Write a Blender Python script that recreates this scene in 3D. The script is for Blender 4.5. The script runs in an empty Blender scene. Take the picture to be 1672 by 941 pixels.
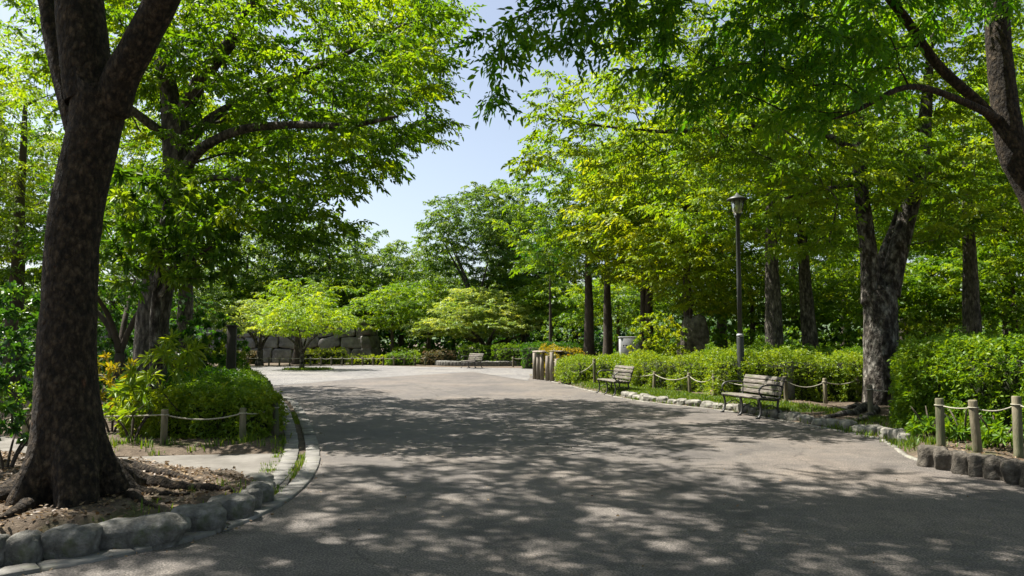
import bpy, math
import numpy as np
from mathutils import Vector, Matrix

R = math.radians
rng = np.random.default_rng(11)
SC = bpy.context.scene
COL = SC.collection

# ------------------------------------------------------------------ camera
F = 1672 * 26 / 36.0
EYE = 1.6
TH = R(4.03)
cam_d = bpy.data.cameras.new('camera')
cam = bpy.data.objects.new('camera', cam_d)
COL.objects.link(cam)
cam.location = (0, 0, EYE)
cam.rotation_euler = (R(90) + TH, 0, 0)
cam_d.lens = 26
cam_d.sensor_width = 36
cam_d.clip_end = 3000
SC.camera = cam


def ray(px, py):
    cx = (px - 836) / F
    cy = (470.5 - py) / F
    return np.array([cx, math.cos(TH) - cy * math.sin(TH), math.sin(TH) + cy * math.cos(TH)])


def G(px, py, z=0.0):
    r = ray(px, py)
    t = (z - EYE) / r[2]
    return np.array([r[0] * t, r[1] * t, z])


def W(px, py, d):
    r = ray(px, py)
    t = d / r[1]
    return np.array([r[0] * t, d, EYE + r[2] * t])


# ------------------------------------------------------------------ noise
_k = np.random.default_rng(3).normal(size=(14, 3))
_ph = np.random.default_rng(4).uniform(0, 6.28, 14)


def noise3(p, f=1.0):
    p = np.asarray(p, float)
    s = np.zeros(p.shape[:-1])
    for i in range(14):
        k = _k[i] * f * (1.0 + 0.12 * i)
        s += np.sin(p @ k + _ph[i])
    return s / 5.3


def norm(v):
    return v / np.maximum(np.linalg.norm(v, axis=-1, keepdims=True), 1e-9)


# ------------------------------------------------------------------ materials
def new_mat(name):
    m = bpy.data.materials.new(name)
    m.use_nodes = True
    nt = m.node_tree
    nt.nodes.clear()
    out = nt.nodes.new('ShaderNodeOutputMaterial')
    return m, nt, out


def N(nt, t, **kw):
    n = nt.nodes.new(t)
    for k, v in kw.items():
        if k in n.inputs:
            n.inputs[k].default_value = v
        else:
            setattr(n, k, v)
    return n


def ramp(nt, stops, fac):
    r = nt.nodes.new('ShaderNodeValToRGB')
    e = r.color_ramp.elements
    while len(e) < len(stops):
        e.new(0.5)
    for i, (p, c) in enumerate(stops):
        e[i].position = p
        e[i].color = (*c, 1)
    nt.links.new(fac, r.inputs[0])
    return r.outputs[0]


def leaf_mat(name, dark, mid, light, trans=0.45, tcol=(2.0, 1.7, 0.4), rough=0.48, spec=0.3):
    m, nt, out = new_mat(name)
    at = N(nt, 'ShaderNodeAttribute', attribute_name='tint')
    col = ramp(nt, [(0.0, dark), (0.5, mid), (1.0, light)], at.outputs['Fac'])
    p = N(nt, 'ShaderNodeBsdfPrincipled')
    p.inputs['Roughness'].default_value = rough
    p.inputs['Specular IOR Level'].default_value = spec
    nt.links.new(col, p.inputs['Base Color'])
    mul = N(nt, 'ShaderNodeMix', data_type='RGBA', blend_type='MULTIPLY')
    mul.inputs[0].default_value = 1
    nt.links.new(col, mul.inputs[6])
    mul.inputs[7].default_value = (*tcol, 1)
    tr = N(nt, 'ShaderNodeBsdfTranslucent')
    nt.links.new(mul.outputs[2], tr.inputs['Color'])
    mx = N(nt, 'ShaderNodeMixShader')
    mx.inputs[0].default_value = trans
    nt.links.new(p.outputs[0], mx.inputs[1])
    nt.links.new(tr.outputs[0], mx.inputs[2])
    nt.links.new(mx.outputs[0], out.inputs[0])
    return m


def surf_mat(name, stops, scale=3.0, detail=6, rough=0.85, bump=0.3, bscale=None, bdist=0.01, stretch=(1, 1, 1),
             spec=0.3, second=None, vor=None, plates=None):
    """noise-coloured rough surface; second=(color, scale, lo, hi) adds patches; vor=(scale, strength) adds cell bump"""
    m, nt, out = new_mat(name)
    tc = N(nt, 'ShaderNodeTexCoord')
    mp = N(nt, 'ShaderNodeMapping')
    mp.inputs['Scale'].default_value = stretch
    nt.links.new(tc.outputs['Object'], mp.inputs['Vector'])
    n1 = N(nt, 'ShaderNodeTexNoise', Scale=scale, Detail=detail, Roughness=0.65)
    nt.links.new(mp.outputs[0], n1.inputs['Vector'])
    col = ramp(nt, stops, n1.outputs['Fac'])
    if second:
        c2, s2, lo, hi = second
        n2 = N(nt, 'ShaderNodeTexNoise', Scale=s2, Detail=4, Roughness=0.6)
        nt.links.new(mp.outputs[0], n2.inputs['Vector'])
        mr = N(nt, 'ShaderNodeMapRange')
        mr.inputs[1].default_value = lo
        mr.inputs[2].default_value = hi
        nt.links.new(n2.outputs['Fac'], mr.inputs[0])
        mx = N(nt, 'ShaderNodeMix', data_type='RGBA')
        nt.links.new(mr.outputs[0], mx.inputs[0])
        nt.links.new(col, mx.inputs[6])
        mx.inputs[7].default_value = (*c2, 1)
        col = mx.outputs[2]
    hp_ = None
    if plates:
        ps, pw = plates
        wn = N(nt, 'ShaderNodeTexNoise', Scale=ps * .55, Detail=5, Roughness=.65)
        nt.links.new(mp.outputs[0], wn.inputs['Vector'])
        wv = N(nt, 'ShaderNodeVectorMath', operation='MULTIPLY_ADD')
        nt.links.new(wn.outputs['Color'], wv.inputs[0])
        wv.inputs[1].default_value = (2.2 / ps,) * 3
        nt.links.new(mp.outputs[0], wv.inputs[2])
        pv = N(nt, 'ShaderNodeTexVoronoi', feature='F1', Scale=ps)
        nt.links.new(wv.outputs[0], pv.inputs['Vector'])
        pr_ = ramp(nt, [(.1, (1 - pw,) * 3), (.9, (1 + pw, 1 + pw * .95, 1 + pw * .85))], pv.outputs['Color'])
        pe = ramp(nt, [(.15, (1.1,) * 3), (.75, (.42,) * 3)], pv.outputs['Distance'])
        for c_ in (pr_, pe):
            mx = N(nt, 'ShaderNodeMix', data_type='RGBA', blend_type='MULTIPLY')
            mx.inputs[0].default_value = 1
            nt.links.new(col, mx.inputs[6])
            nt.links.new(c_, mx.inputs[7])
            col = mx.outputs[2]
        hp_ = pv.outputs['Distance']
    p = N(nt, 'ShaderNodeBsdfPrincipled')
    p.inputs['Roughness'].default_value = rough
    p.inputs['Specular IOR Level'].default_value = spec
    nt.links.new(col, p.inputs['Base Color'])
    nb = N(nt, 'ShaderNodeTexNoise', Scale=bscale or scale * 6, Detail=5, Roughness=0.7)
    nt.links.new(mp.outputs[0], nb.inputs['Vector'])
    h = nb.outputs['Fac']
    if vor:
        v = N(nt, 'ShaderNodeTexVoronoi', feature='DISTANCE_TO_EDGE', Scale=vor[0])
        nt.links.new(mp.outputs[0], v.inputs['Vector'])
        mr = N(nt, 'ShaderNodeMapRange')
        mr.inputs[2].default_value = 0.15
        nt.links.new(v.outputs['Distance'], mr.inputs[0])
        ad = N(nt, 'ShaderNodeMath', operation='MULTIPLY_ADD')
        nt.links.new(mr.outputs[0], ad.inputs[0])
        ad.inputs[1].default_value = vor[1]
        nt.links.new(h, ad.inputs[2])
        h = ad.outputs[0]
    if hp_ is not None:
        sb = N(nt, 'ShaderNodeMath', operation='SUBTRACT')
        nt.links.new(h, sb.inputs[0])
        nt.links.new(hp_, sb.inputs[1])
        h = sb.outputs[0]
    b = N(nt, 'ShaderNodeBump', Strength=bump, Distance=bdist)
    nt.links.new(h, b.inputs['Height'])
    nt.links.new(b.outputs[0], p.inputs['Normal'])
    nt.links.new(p.outputs[0], out.inputs[0])
    return m


M = {}
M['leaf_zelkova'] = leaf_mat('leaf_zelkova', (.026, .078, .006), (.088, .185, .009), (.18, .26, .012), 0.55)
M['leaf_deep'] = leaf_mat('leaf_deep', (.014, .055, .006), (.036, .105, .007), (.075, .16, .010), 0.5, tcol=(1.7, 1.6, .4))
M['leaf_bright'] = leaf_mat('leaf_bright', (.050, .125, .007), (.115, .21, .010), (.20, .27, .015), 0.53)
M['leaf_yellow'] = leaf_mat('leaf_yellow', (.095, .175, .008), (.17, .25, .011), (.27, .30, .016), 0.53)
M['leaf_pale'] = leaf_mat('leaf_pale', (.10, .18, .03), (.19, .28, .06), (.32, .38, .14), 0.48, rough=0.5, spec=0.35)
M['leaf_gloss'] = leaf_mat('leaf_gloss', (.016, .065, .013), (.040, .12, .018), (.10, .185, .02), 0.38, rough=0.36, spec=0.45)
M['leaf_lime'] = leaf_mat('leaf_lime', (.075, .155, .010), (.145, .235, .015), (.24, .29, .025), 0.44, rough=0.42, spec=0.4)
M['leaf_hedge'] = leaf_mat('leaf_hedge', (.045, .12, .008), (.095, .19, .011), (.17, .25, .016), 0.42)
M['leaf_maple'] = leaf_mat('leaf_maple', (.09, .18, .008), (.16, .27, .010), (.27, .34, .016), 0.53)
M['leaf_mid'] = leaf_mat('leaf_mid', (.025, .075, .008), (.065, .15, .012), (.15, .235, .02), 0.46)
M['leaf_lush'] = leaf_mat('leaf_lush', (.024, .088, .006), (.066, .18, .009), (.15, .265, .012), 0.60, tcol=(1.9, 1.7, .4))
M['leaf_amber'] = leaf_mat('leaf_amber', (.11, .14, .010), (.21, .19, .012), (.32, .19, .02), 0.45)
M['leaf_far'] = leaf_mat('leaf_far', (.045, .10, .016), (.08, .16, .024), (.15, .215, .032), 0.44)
M['grass'] = leaf_mat('grass', (.04, .09, .012), (.08, .15, .016), (.16, .2, .03), 0.4)
M['litter'] = leaf_mat('litter', (.06, .035, .018), (.15, .095, .05), (.28, .2, .11), 0.15, tcol=(1.1, 1, .8))
M['pink_leaf'] = leaf_mat('pink_leaf', (.06, .10, .02), (.15, .13, .05), (.28, .17, .11), 0.3, tcol=(1.2, 1, .8))

M['bark_dark'] = surf_mat('bark_dark', [(.36, (.017, .0115, .007)), (.5, (.056, .040, .0245)), (.66, (.115, .085, .055))], 21, 9, .9,
                          1.0, 36, .06, (1, 1, .62), second=((.17, .065, .03), 5.5, .68, .76), plates=(24, .5))
M['bark_grey'] = surf_mat('bark_grey', [(.36, (.035, .03, .024)), (.52, (.10, .088, .072)), (.68, (.2, .18, .15))], 10, 8, .9,
                          1.0, 24, .03, (1, 1, .4), plates=(15, .4))
M['bark_pale'] = surf_mat('bark_pale', [(.38, (.026, .021, .016)), (.49, (.085, .072, .058)), (.56, (.20, .185, .16)), (.72, (.36, .345, .31))], 7.5, 10, .88,
                          1.0, 26, .04, (1, 1, .55), plates=(14, .35))
M['bark_brown'] = surf_mat('bark_brown', [(.3, (.03, .024, .018)), (.6, (.075, .06, .045)), (.8, (.13, .105, .08))], 8, 6, .9, .8, 25, .02, (1, 1, .4))
M['soil'] = surf_mat('soil', [(.3, (.05, .036, .024)), (.55, (.11, .083, .058)), (.75, (.19, .15, .11))], 6, 8, .95, .9, 40, .03,
                     second=((.075, .075, .028), 1.3, .56, .70))
M['stone_dark'] = surf_mat('stone_dark', [(.3, (.06, .058, .05)), (.52, (.14, .135, .12)), (.7, (.27, .26, .235))], 9, 9, .85, 1.0, 26, .03,
                           second=((.07, .085, .035), 3.0, .58, .72))
M['stone_brown'] = surf_mat('stone_brown', [(.36, (.040, .034, .026)), (.52, (.10, .087, .070)), (.68, (.19, .17, .142))], 5, 9, .9, 1.0, 14, .05)
M['stone_light'] = surf_mat('stone_light', [(.34, (.09, .083, .07)), (.52, (.19, .18, .155)), (.68, (.32, .305, .27))], 5, 8, .85, .6, 30, .012,
                            second=((.12, .13, .06), 2.5, .6, .75))
M['wall_stone'] = surf_mat('wall_stone', [(.34, (.075, .07, .067)), (.52, (.16, .15, .143)), (.7, (.25, .24, .228))], 1.6, 9, .9, .6, 8, .05)
M['joint'] = surf_mat('joint', [(.3, (.02, .02, .018)), (.7, (.05, .048, .04))], 3)
M['paver'] = surf_mat('paver', [(.34, (.085, .082, .075)), (.52, (.165, .158, .145)), (.7, (.25, .24, .222))], 2.3, 8, .85, .4, 60, .006,
                      second=((.16, .16, .12), 6, .58, .72))
M['concrete'] = surf_mat('concrete', [(.34, (.075, .069, .06)), (.52, (.13, .12, .106)), (.7, (.20, .188, .17))], 1.2, 9, .9, .4, 80, .006)
M['post_wood'] = surf_mat('post_wood', [(.36, (.05, .042, .026)), (.5, (.14, .12, .078)), (.66, (.25, .22, .15))], 6, 7, .85, .7, 30, .012, (1, 1, .2),
                          second=((.07, .09, .04), 4, .5, .66))
M['log_wood'] = surf_mat('log_wood', [(.3, (.12, .10, .08)), (.55, (.25, .22, .18)), (.75, (.36, .32, .27))], 6, 7, .9, .7, 30, .012, (1, 1, .25))
M['bench_wood'] = surf_mat('bench_wood', [(.36, (.055, .046, .038)), (.52, (.135, .118, .10)), (.66, (.23, .21, .185))], 4.5, 9, .75, .5, 18, .006, (1, 9, 9),
                           second=((.09, .105, .045), 1.6, .52, .66))
M['rope'] = surf_mat('rope', [(.3, (.25, .23, .17)), (.7, (.42, .40, .32))], 60, 3, .9, .6, 120, .003)
M['iron'] = surf_mat('iron', [(.3, (.016, .016, .016)), (.7, (.035, .034, .032))], 12, 5, .5, .25, 60, .003, spec=.5)
M['lamp_black'] = surf_mat('lamp_black', [(.3, (.022, .025, .023)), (.7, (.045, .048, .045))], 6, 5, .5, .15, 60, .003, spec=.5)
M['bollard'] = surf_mat('bollard', [(.3, (.10, .10, .09)), (.7, (.18, .175, .16))], 6, 6, .85, .4, 40, .004)
M['cabinet'] = surf_mat('cabinet', [(.3, (.27, .275, .28)), (.7, (.35, .355, .36))], 4, 6, .5, .1, 40, .002, spec=.4)
M['dark_mark'] = surf_mat('dark_mark', [(.3, (.02, .02, .02)), (.7, (.04, .04, .04))], 4)
M['gate_wood'] = surf_mat('gate_wood', [(.3, (.02, .018, .014)), (.7, (.06, .05, .04))], 6, 6, .85, .6, 24, .01, (1, 1, .2))
M['white_wall'] = surf_mat('white_wall', [(.3, (.45, .47, .5)), (.7, (.6, .62, .65))], 2, 5, .8, .2, 20, .004)
M['blue_wall'] = surf_mat('blue_wall', [(.3, (.25, .29, .36)), (.7, (.33, .37, .45))], .3, 5, .8, .2, 3, .02)
M['window_glass'] = surf_mat('window_glass', [(.3, (.04, .06, .09)), (.7, (.08, .1, .14))], .6, 3, .15, .0, 3, .001, spec=.6)
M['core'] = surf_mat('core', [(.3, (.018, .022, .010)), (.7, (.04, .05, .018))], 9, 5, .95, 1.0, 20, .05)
M['edging'] = surf_mat('edging', [(.3, (.16, .10, .075)), (.7, (.30, .20, .15))], 6, 6, .9, .5, 30, .01, (1, 1, 1))
M['hill'] = surf_mat('hill', [(.3, (.05, .085, .04)), (.7, (.09, .13, .06))], .05, 8, .95, 1.0, .4, 2)
_g = bpy.data.materials.new('lantern_glass')
_g.use_nodes = True
_b = _g.node_tree.nodes['Principled BSDF']
_b.inputs['Base Color'].default_value = (.75, .75, .62, 1)
_b.inputs['Roughness'].default_value = .3
_b.inputs['Transmission Weight'].default_value = .55
M['lantern_glass'] = _g


def asphalt_mat(name, base, warm):
    m, nt, out = new_mat(name)
    tc = N(nt, 'ShaderNodeTexCoord')
    V_ = tc.outputs['Object']
    n_sp = N(nt, 'ShaderNodeTexNoise', Scale=60.0, Detail=4, Roughness=.7)
    n_md = N(nt, 'ShaderNodeTexNoise', Scale=5.0, Detail=6, Roughness=.6)
    n_lg = N(nt, 'ShaderNodeTexNoise', Scale=.35, Detail=5, Roughness=.6)
    vo = N(nt, 'ShaderNodeTexVoronoi', Scale=95.0)
    for n in (n_sp, n_md, n_lg, vo):
        nt.links.new(V_, n.inputs['Vector'])
    c1 = ramp(nt, [(.36, tuple(b * .30 for b in base)), (.5, base), (.64, tuple(min(1, b * 2.1) for b in base))], n_sp.outputs['Fac'])
    c2 = ramp(nt, [(.3, (.74, .73, .72)), (.7, (1.18, 1.16, 1.12))], n_md.outputs['Fac'])
    c3 = ramp(nt, [(.36, (.70, .71, .74)), (.5, (.95, .95, .95)), (.64, warm)], n_lg.outputs['Fac'])
    c4 = ramp(nt, [(.0, (1.5, 1.45, 1.4)), (.28, (1, 1, 1)), (.7, (.8, .8, .8))], vo.outputs['Distance'])
    col = c1
    n_st = N(nt, 'ShaderNodeTexNoise', Scale=.9, Detail=7, Roughness=.62, Distortion=.6)
    nt.links.new(V_, n_st.inputs['Vector'])
    c5 = ramp(nt, [(.33, (.66, .66, .67)), (.44, (.93, .93, .93)), (.56, (1, 1, 1)), (.68, (1.14, 1.12, 1.08))], n_st.outputs['Fac'])
    for c in (c2, c3, c4, c5):
        mx = N(nt, 'ShaderNodeMix', data_type='RGBA', blend_type='MULTIPLY')
        mx.inputs[0].default_value = 1
        nt.links.new(col, mx.inputs[6])
        nt.links.new(c, mx.inputs[7])
        col = mx.outputs[2]
    # thin wandering cracks
    n_w = N(nt, 'ShaderNodeTexNoise', Scale=1.4, Detail=6, Roughness=.65)
    nt.links.new(V_, n_w.inputs['Vector'])
    va = N(nt, 'ShaderNodeVectorMath', operation='MULTIPLY_ADD')
    nt.links.new(n_w.outputs['Color'], va.inputs[0])
    va.inputs[1].default_value = (1.1, 1.1, 0)
    nt.links.new(V_, va.inputs[2])
    vc = N(nt, 'ShaderNodeTexVoronoi', feature='DISTANCE_TO_EDGE', Scale=.17)
    nt.links.new(va.outputs[0], vc.inputs['Vector'])
    ck = ramp(nt, [(.0, (.45, .44, .43)), (.0022, (1, 1, 1))], vc.outputs['Distance'])
    mx = N(nt, 'ShaderNodeMix', data_type='RGBA', blend_type='MULTIPLY')
    mx.inputs[0].default_value = 1
    nt.links.new(col, mx.inputs[6])
    nt.links.new(ck, mx.inputs[7])
    col = mx.outputs[2]
    p = N(nt, 'ShaderNodeBsdfPrincipled')
    p.inputs['Roughness'].default_value = .80
    p.inputs['Specular IOR Level'].default_value = .4
    nt.links.new(col, p.inputs['Base Color'])
    b = N(nt, 'ShaderNodeBump', Strength=.55, Distance=.008)
    nt.links.new(n_sp.outputs['Fac'], b.inputs['Height'])
    nt.links.new(b.outputs[0], p.inputs['Normal'])
    nt.links.new(p.outputs[0], out.inputs[0])
    return m


M['asphalt'] = asphalt_mat('asphalt', (.117, .104, .094), (1.14, 1.09, 1.04))
M['plaza'] = asphalt_mat('plaza', (.165, .16, .156), (1.06, 1.04, 1.0))


# ------------------------------------------------------------------ mesh helpers
def np_mesh(name, V, faces, k, mat, tint=None, smooth=False):
    """faces: (n,k) int array"""
    V = np.ascontiguousarray(V, np.float32)
    faces = np.ascontiguousarray(faces, np.int32)
    me = bpy.data.meshes.new(name)
    me.vertices.add(len(V))
    me.vertices.foreach_set('co', V.ravel())
    n = len(faces)
    me.loops.add(n * k)
    me.loops.foreach_set('vertex_index', faces.ravel())
    me.polygons.add(n)
    me.polygons.foreach_set('loop_start', np.arange(0, n * k, k, dtype=np.int32))
    if smooth:
        me.polygons.foreach_set('use_smooth', np.ones(n, bool))
    me.update(calc_edges=True)
    if tint is not None:
        a = me.attributes.new('tint', 'FLOAT', 'FACE')
        a.data.foreach_set('value', np.ascontiguousarray(tint, np.float32))
    me.materials.append(mat)
    return me


def link(name, me, parent=None, loc=None):
    o = bpy.data.objects.new(name, me)
    COL.objects.link(o)
    if parent is not None:
        o.parent = parent
    if loc is not None:
        o.location = loc
    return o


def tag(o, label=None, cat=None, group=None, kind=None):
    if label:
        o['label'] = label
    if cat:
        o['category'] = cat
    if group:
        o['group'] = group
    if kind:
        o['kind'] = kind
    return o


def empty(name, loc, label, cat, group=None, rz=0):
    o = bpy.data.objects.new(name, None)
    COL.objects.link(o)
    o.location = tuple(float(c) for c in loc)
    o.rotation_euler = (0, 0, rz)
    o.empty_display_size = .2
    return tag(o, label, cat, group)


class MB:
    """collects quads"""

    def __init__(s):
        s.v = []
        s.f = []
        s.n = 0

    def add(s, V, Fq):
        V = np.asarray(V, float)
        Fq = np.asarray(Fq, int)
        s.v.append(V)
        s.f.append(Fq + s.n)
        s.n += len(V)

    def box(s, c, size, rot=None, bevel=0.0):
        """box centred on c; rot = 3x3; small chamfer by superellipse-free inset"""
        hx, hy, hz = np.asarray(size) / 2
        b = min(bevel, hx * .9, hy * .9, hz * .9)
        if b <= 0:
            V = np.array([[x, y, z] for z in (-hz, hz) for x, y in ((-hx, -hy), (hx, -hy), (hx, hy), (-hx, hy))])
            Fq = [[3, 2, 1, 0], [4, 5, 6, 7], [0, 1, 5, 4], [1, 2, 6, 5], [2, 3, 7, 6], [3, 0, 4, 7]]
        else:
            lv = [(-hz, b), (-hz + b, 0), (hz - b, 0), (hz, b)]
            V = []
            for z, i in lv:
                x, y = hx - i, hy - i
                c_ = b if i == 0 else b * .5
                V += [[-x + c_, -y, z], [x - c_, -y, z], [x, -y + c_, z], [x, y - c_, z], [x - c_, y, z], [-x + c_, y, z], [-x, y - c_, z], [-x, -y + c_, z]]
            V = np.array(V)
            Fq = []
            for r in range(3):
                for j in range(8):
                    k = (j + 1) % 8
                    Fq.append([r * 8 + j, r * 8 + k, r * 8 + 8 + k, r * 8 + 8 + j])
            for o, fl in ((0, 1), (24, 0)):
                q = [[0, 1, 2, 7], [7, 2, 3, 6], [6, 3, 4, 5]]
                for a in q:
                    a = [o + t for t in a]
                    Fq.append(a[::-1] if fl else a)
        if rot is not None:
            V = V @ np.asarray(rot).T
        s.add(V + np.asarray(c), Fq)

    def tube(s, pts, rad, sides=8, cap=True, flat=None):
        V, Fq = tube_geo(np.asarray(pts, float), rad, sides, cap)
        s.add(V, Fq)

    def build(s, name, mat, parent=None, smooth=False, loc=None):
        me = np_mesh(name, np.vstack(s.v), np.vstack(s.f), 4, mat, None, smooth)
        return link(name, me, parent, loc)


def tube_geo(P, rad, sides, cap=True):
    n = len(P)
    rad = np.broadcast_to(np.asarray(rad, float), (n,))
    T = np.gradient(P, axis=0)
    T = norm(T)
    a = np.array([0, 0, 1.0]) if abs(T[:, 2]).mean() < .75 else np.array([1.0, .13, 0])
    U = norm(np.cross(T, a))
    B = np.cross(T, U)
    th = np.linspace(0, 2 * np.pi, sides, endpoint=False)
    ring = U[:, None, :] * np.cos(th)[None, :, None] + B[:, None, :] * np.sin(th)[None, :, None]
    V = (P[:, None, :] + ring * rad[:, None, None]).reshape(-1, 3)
    i = np.arange(n - 1)[:, None] * sides
    j = np.arange(sides)[None, :]
    k = (j + 1) % sides
    Fq = np.stack([i + j, i + sides + j, i + sides + k, i + k], -1).reshape(-1, 4)
    if cap and sides % 2 == 0:
        caps = []
        for o, fl in ((0, 0), ((n - 1) * sides, 1)):
            for q in range(sides // 2 - 1):
                f = [o + q, o + q + 1, o + sides - 2 - q, o + sides - 1 - q]
                caps.append(f[::-1] if fl else f)
        if caps:
            Fq = np.vstack([Fq, caps])
    return V, Fq


def rotz(a):
    c, s = math.cos(a), math.sin(a)
    return np.array([[c, -s, 0], [s, c, 0], [0, 0, 1.0]])


def resample(pts, step, radii=None):
    P = np.asarray(pts, float)
    n = len(P)
    Q = np.vstack([2 * P[0] - P[1], P, 2 * P[-1] - P[-2]])
    out, ro = [], []
    for i in range(n - 1):
        p0, p1, p2, p3 = Q[i:i + 4]
        m = max(1, int(round(np.linalg.norm(p2 - p1) / step)))
        for k in range(m):
            t = k / m
            out.append(.5 * (2 * p1 + (p2 - p0) * t + (2 * p0 - 5 * p1 + 4 * p2 - p3) * t * t + (3 * p1 - p0 - 3 * p2 + p3) * t ** 3))
            if radii is not None:
                ro.append(radii[i] * (1 - t) + radii[i + 1] * t)
    out.append(P[-1])
    if radii is not None:
        ro.append(radii[-1])
        return np.array(out), np.array(ro)
    return np.array(out)


# ------------------------------------------------------------------ leaves
def spray_template(n, L, droop=.35, a0=60, a1=18):
    t = (np.arange(n) + .8) / n
    side = np.where(np.arange(n) % 2 == 0, 1.0, -1.0)
    a = np.radians(a0 + (a1 - a0) * t)
    base = np.stack([t * L, side * .006, -droop * L * t ** 2], -1)
    d = np.stack([np.cos(a), side * np.sin(a), -.25 - .5 * droop * t], -1)
    d[-1] = (1, 0, -.3 - droop)
    return base, norm(d)


def rosette_template(n, spread=.9):
    a = np.arange(n) * 2.399
    d = np.stack([np.full(n, .45), np.cos(a) * spread, np.sin(a) * spread], -1)
    return np.zeros((n, 3)) + np.stack([np.linspace(0, .06, n), np.zeros(n), np.zeros(n)], -1), norm(d)


def leaves(O, D, size, templ, leafL, leafW, tint, detail=True, jit=.28, rs=None, roll=.35, curl=.18):
    rs = rs or rng
    S = len(O)
    tb, td = templ
    n = len(tb)
    x = norm(D)
    up = np.array([0, 0, 1.0]) + rs.normal(0, roll, (S, 3))
    y = norm(np.cross(up, x))
    z = np.cross(x, y)
    size = np.broadcast_to(np.asarray(size, float), (S,))
    fr = np.stack([x, y, z], 1)                       # S,3,3
    base = O[:, None] + np.einsum('nk,skc->snc', tb, fr) * size[:, None, None]
    d = np.einsum('nk,skc->snc', td, fr) + rs.normal(0, jit, (S, n, 3))
    d = norm(d)
    nz = z[:, None, :] + rs.normal(0, .45, (S, n, 3))
    sd = norm(np.cross(nz, d))
    nn = np.cross(d, sd)
    ln = leafL * size[:, None] * rs.uniform(.7, 1.2, (S, n))
    wd = ln * (leafW / leafL) * rs.uniform(.85, 1.15, (S, n))
    ln = ln[..., None]
    wd = wd[..., None]
    tip = base + d * ln + np.array([0, 0, -1.0]) * ln * curl
    tt = np.repeat(np.clip(tint[:, None] + rs.normal(0, .13, (S, n)), 0, 1).reshape(-1), 2 if detail else 1)
    if detail:
        m1 = base + d * ln * .33
        m2 = base + d * ln * .68 - np.array([0, 0, 1.0]) * ln * curl * .4
        f = nn * wd * .16
        Vs = np.stack([base, m1 + sd * wd * .5 + f, m2 + sd * wd * .4 + f, tip, m2 - sd * wd * .4 + f, m1 - sd * wd * .5 + f], 2).reshape(-1, 3)
        k = np.arange(S * n)[:, None] * 6
        Fq = np.concatenate([k + np.array([[0, 1, 2, 3]]), k + np.array([[0, 3, 4, 5]])], 1).reshape(-1, 4)
    else:
        mm = base + d * ln * .45
        Vs = np.stack([base, mm + sd * wd * .5, tip, mm - sd * wd * .5], 2).reshape(-1, 3)
        k = np.arange(S * n)[:, None] * 4
        Fq = k + np.array([[0, 1, 2, 3]])
    return Vs, Fq, tt


def leaf_object(parts, name, mat, parent):
    off = 0
    Vs, Fs, Ts = [], [], []
    for v, f, t in parts:
        Vs.append(v)
        Fs.append(f + off)
        Ts.append(t)
        off += len(v)
    me = np_mesh(name, np.vstack(Vs), np.vstack(Fs), 4, mat, np.concatenate(Ts))
    return link(name, me, parent)


# ------------------------------------------------------------------ trees
def E(px, py, d, rx, ry, rd):
    return (W(px, py, d), np.array([rx * d / F, rd, ry * d / F]))


def crown_points(ells, spacing, rs, shell=.42, gap=-.55, gapf=.8, cut=None, cap=900):
    """well-spaced points in a union of ellipsoids, fuller near the outside"""
    vol = np.array([np.prod(r) ** .75 for _, r in ells])
    cand = []
    for (c, r), v in zip(ells, vol):
        k = int(6 * np.prod(r) * 4.2 / spacing ** 3) + 40
        k = min(k, 5000)
        u = norm(rs.normal(size=(k, 3)))
        rr = rs.uniform(0, 1, k) ** shell
        cand.append(c + u * rr[:, None] * r)
    cand = np.vstack(cand)
    rs.shuffle(cand)
    cand = cand[noise3(cand, gapf) > gap]
    if cut is not None:
        cand = cand[cut(cand)]
    keep = np.empty((0, 3))
    for p in cand:
        if len(keep) == 0 or np.min(np.sum((keep - p) ** 2, 1)) > spacing ** 2:
            keep = np.vstack([keep, p])
            if len(keep) >= cap:
                break
    return keep


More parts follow.
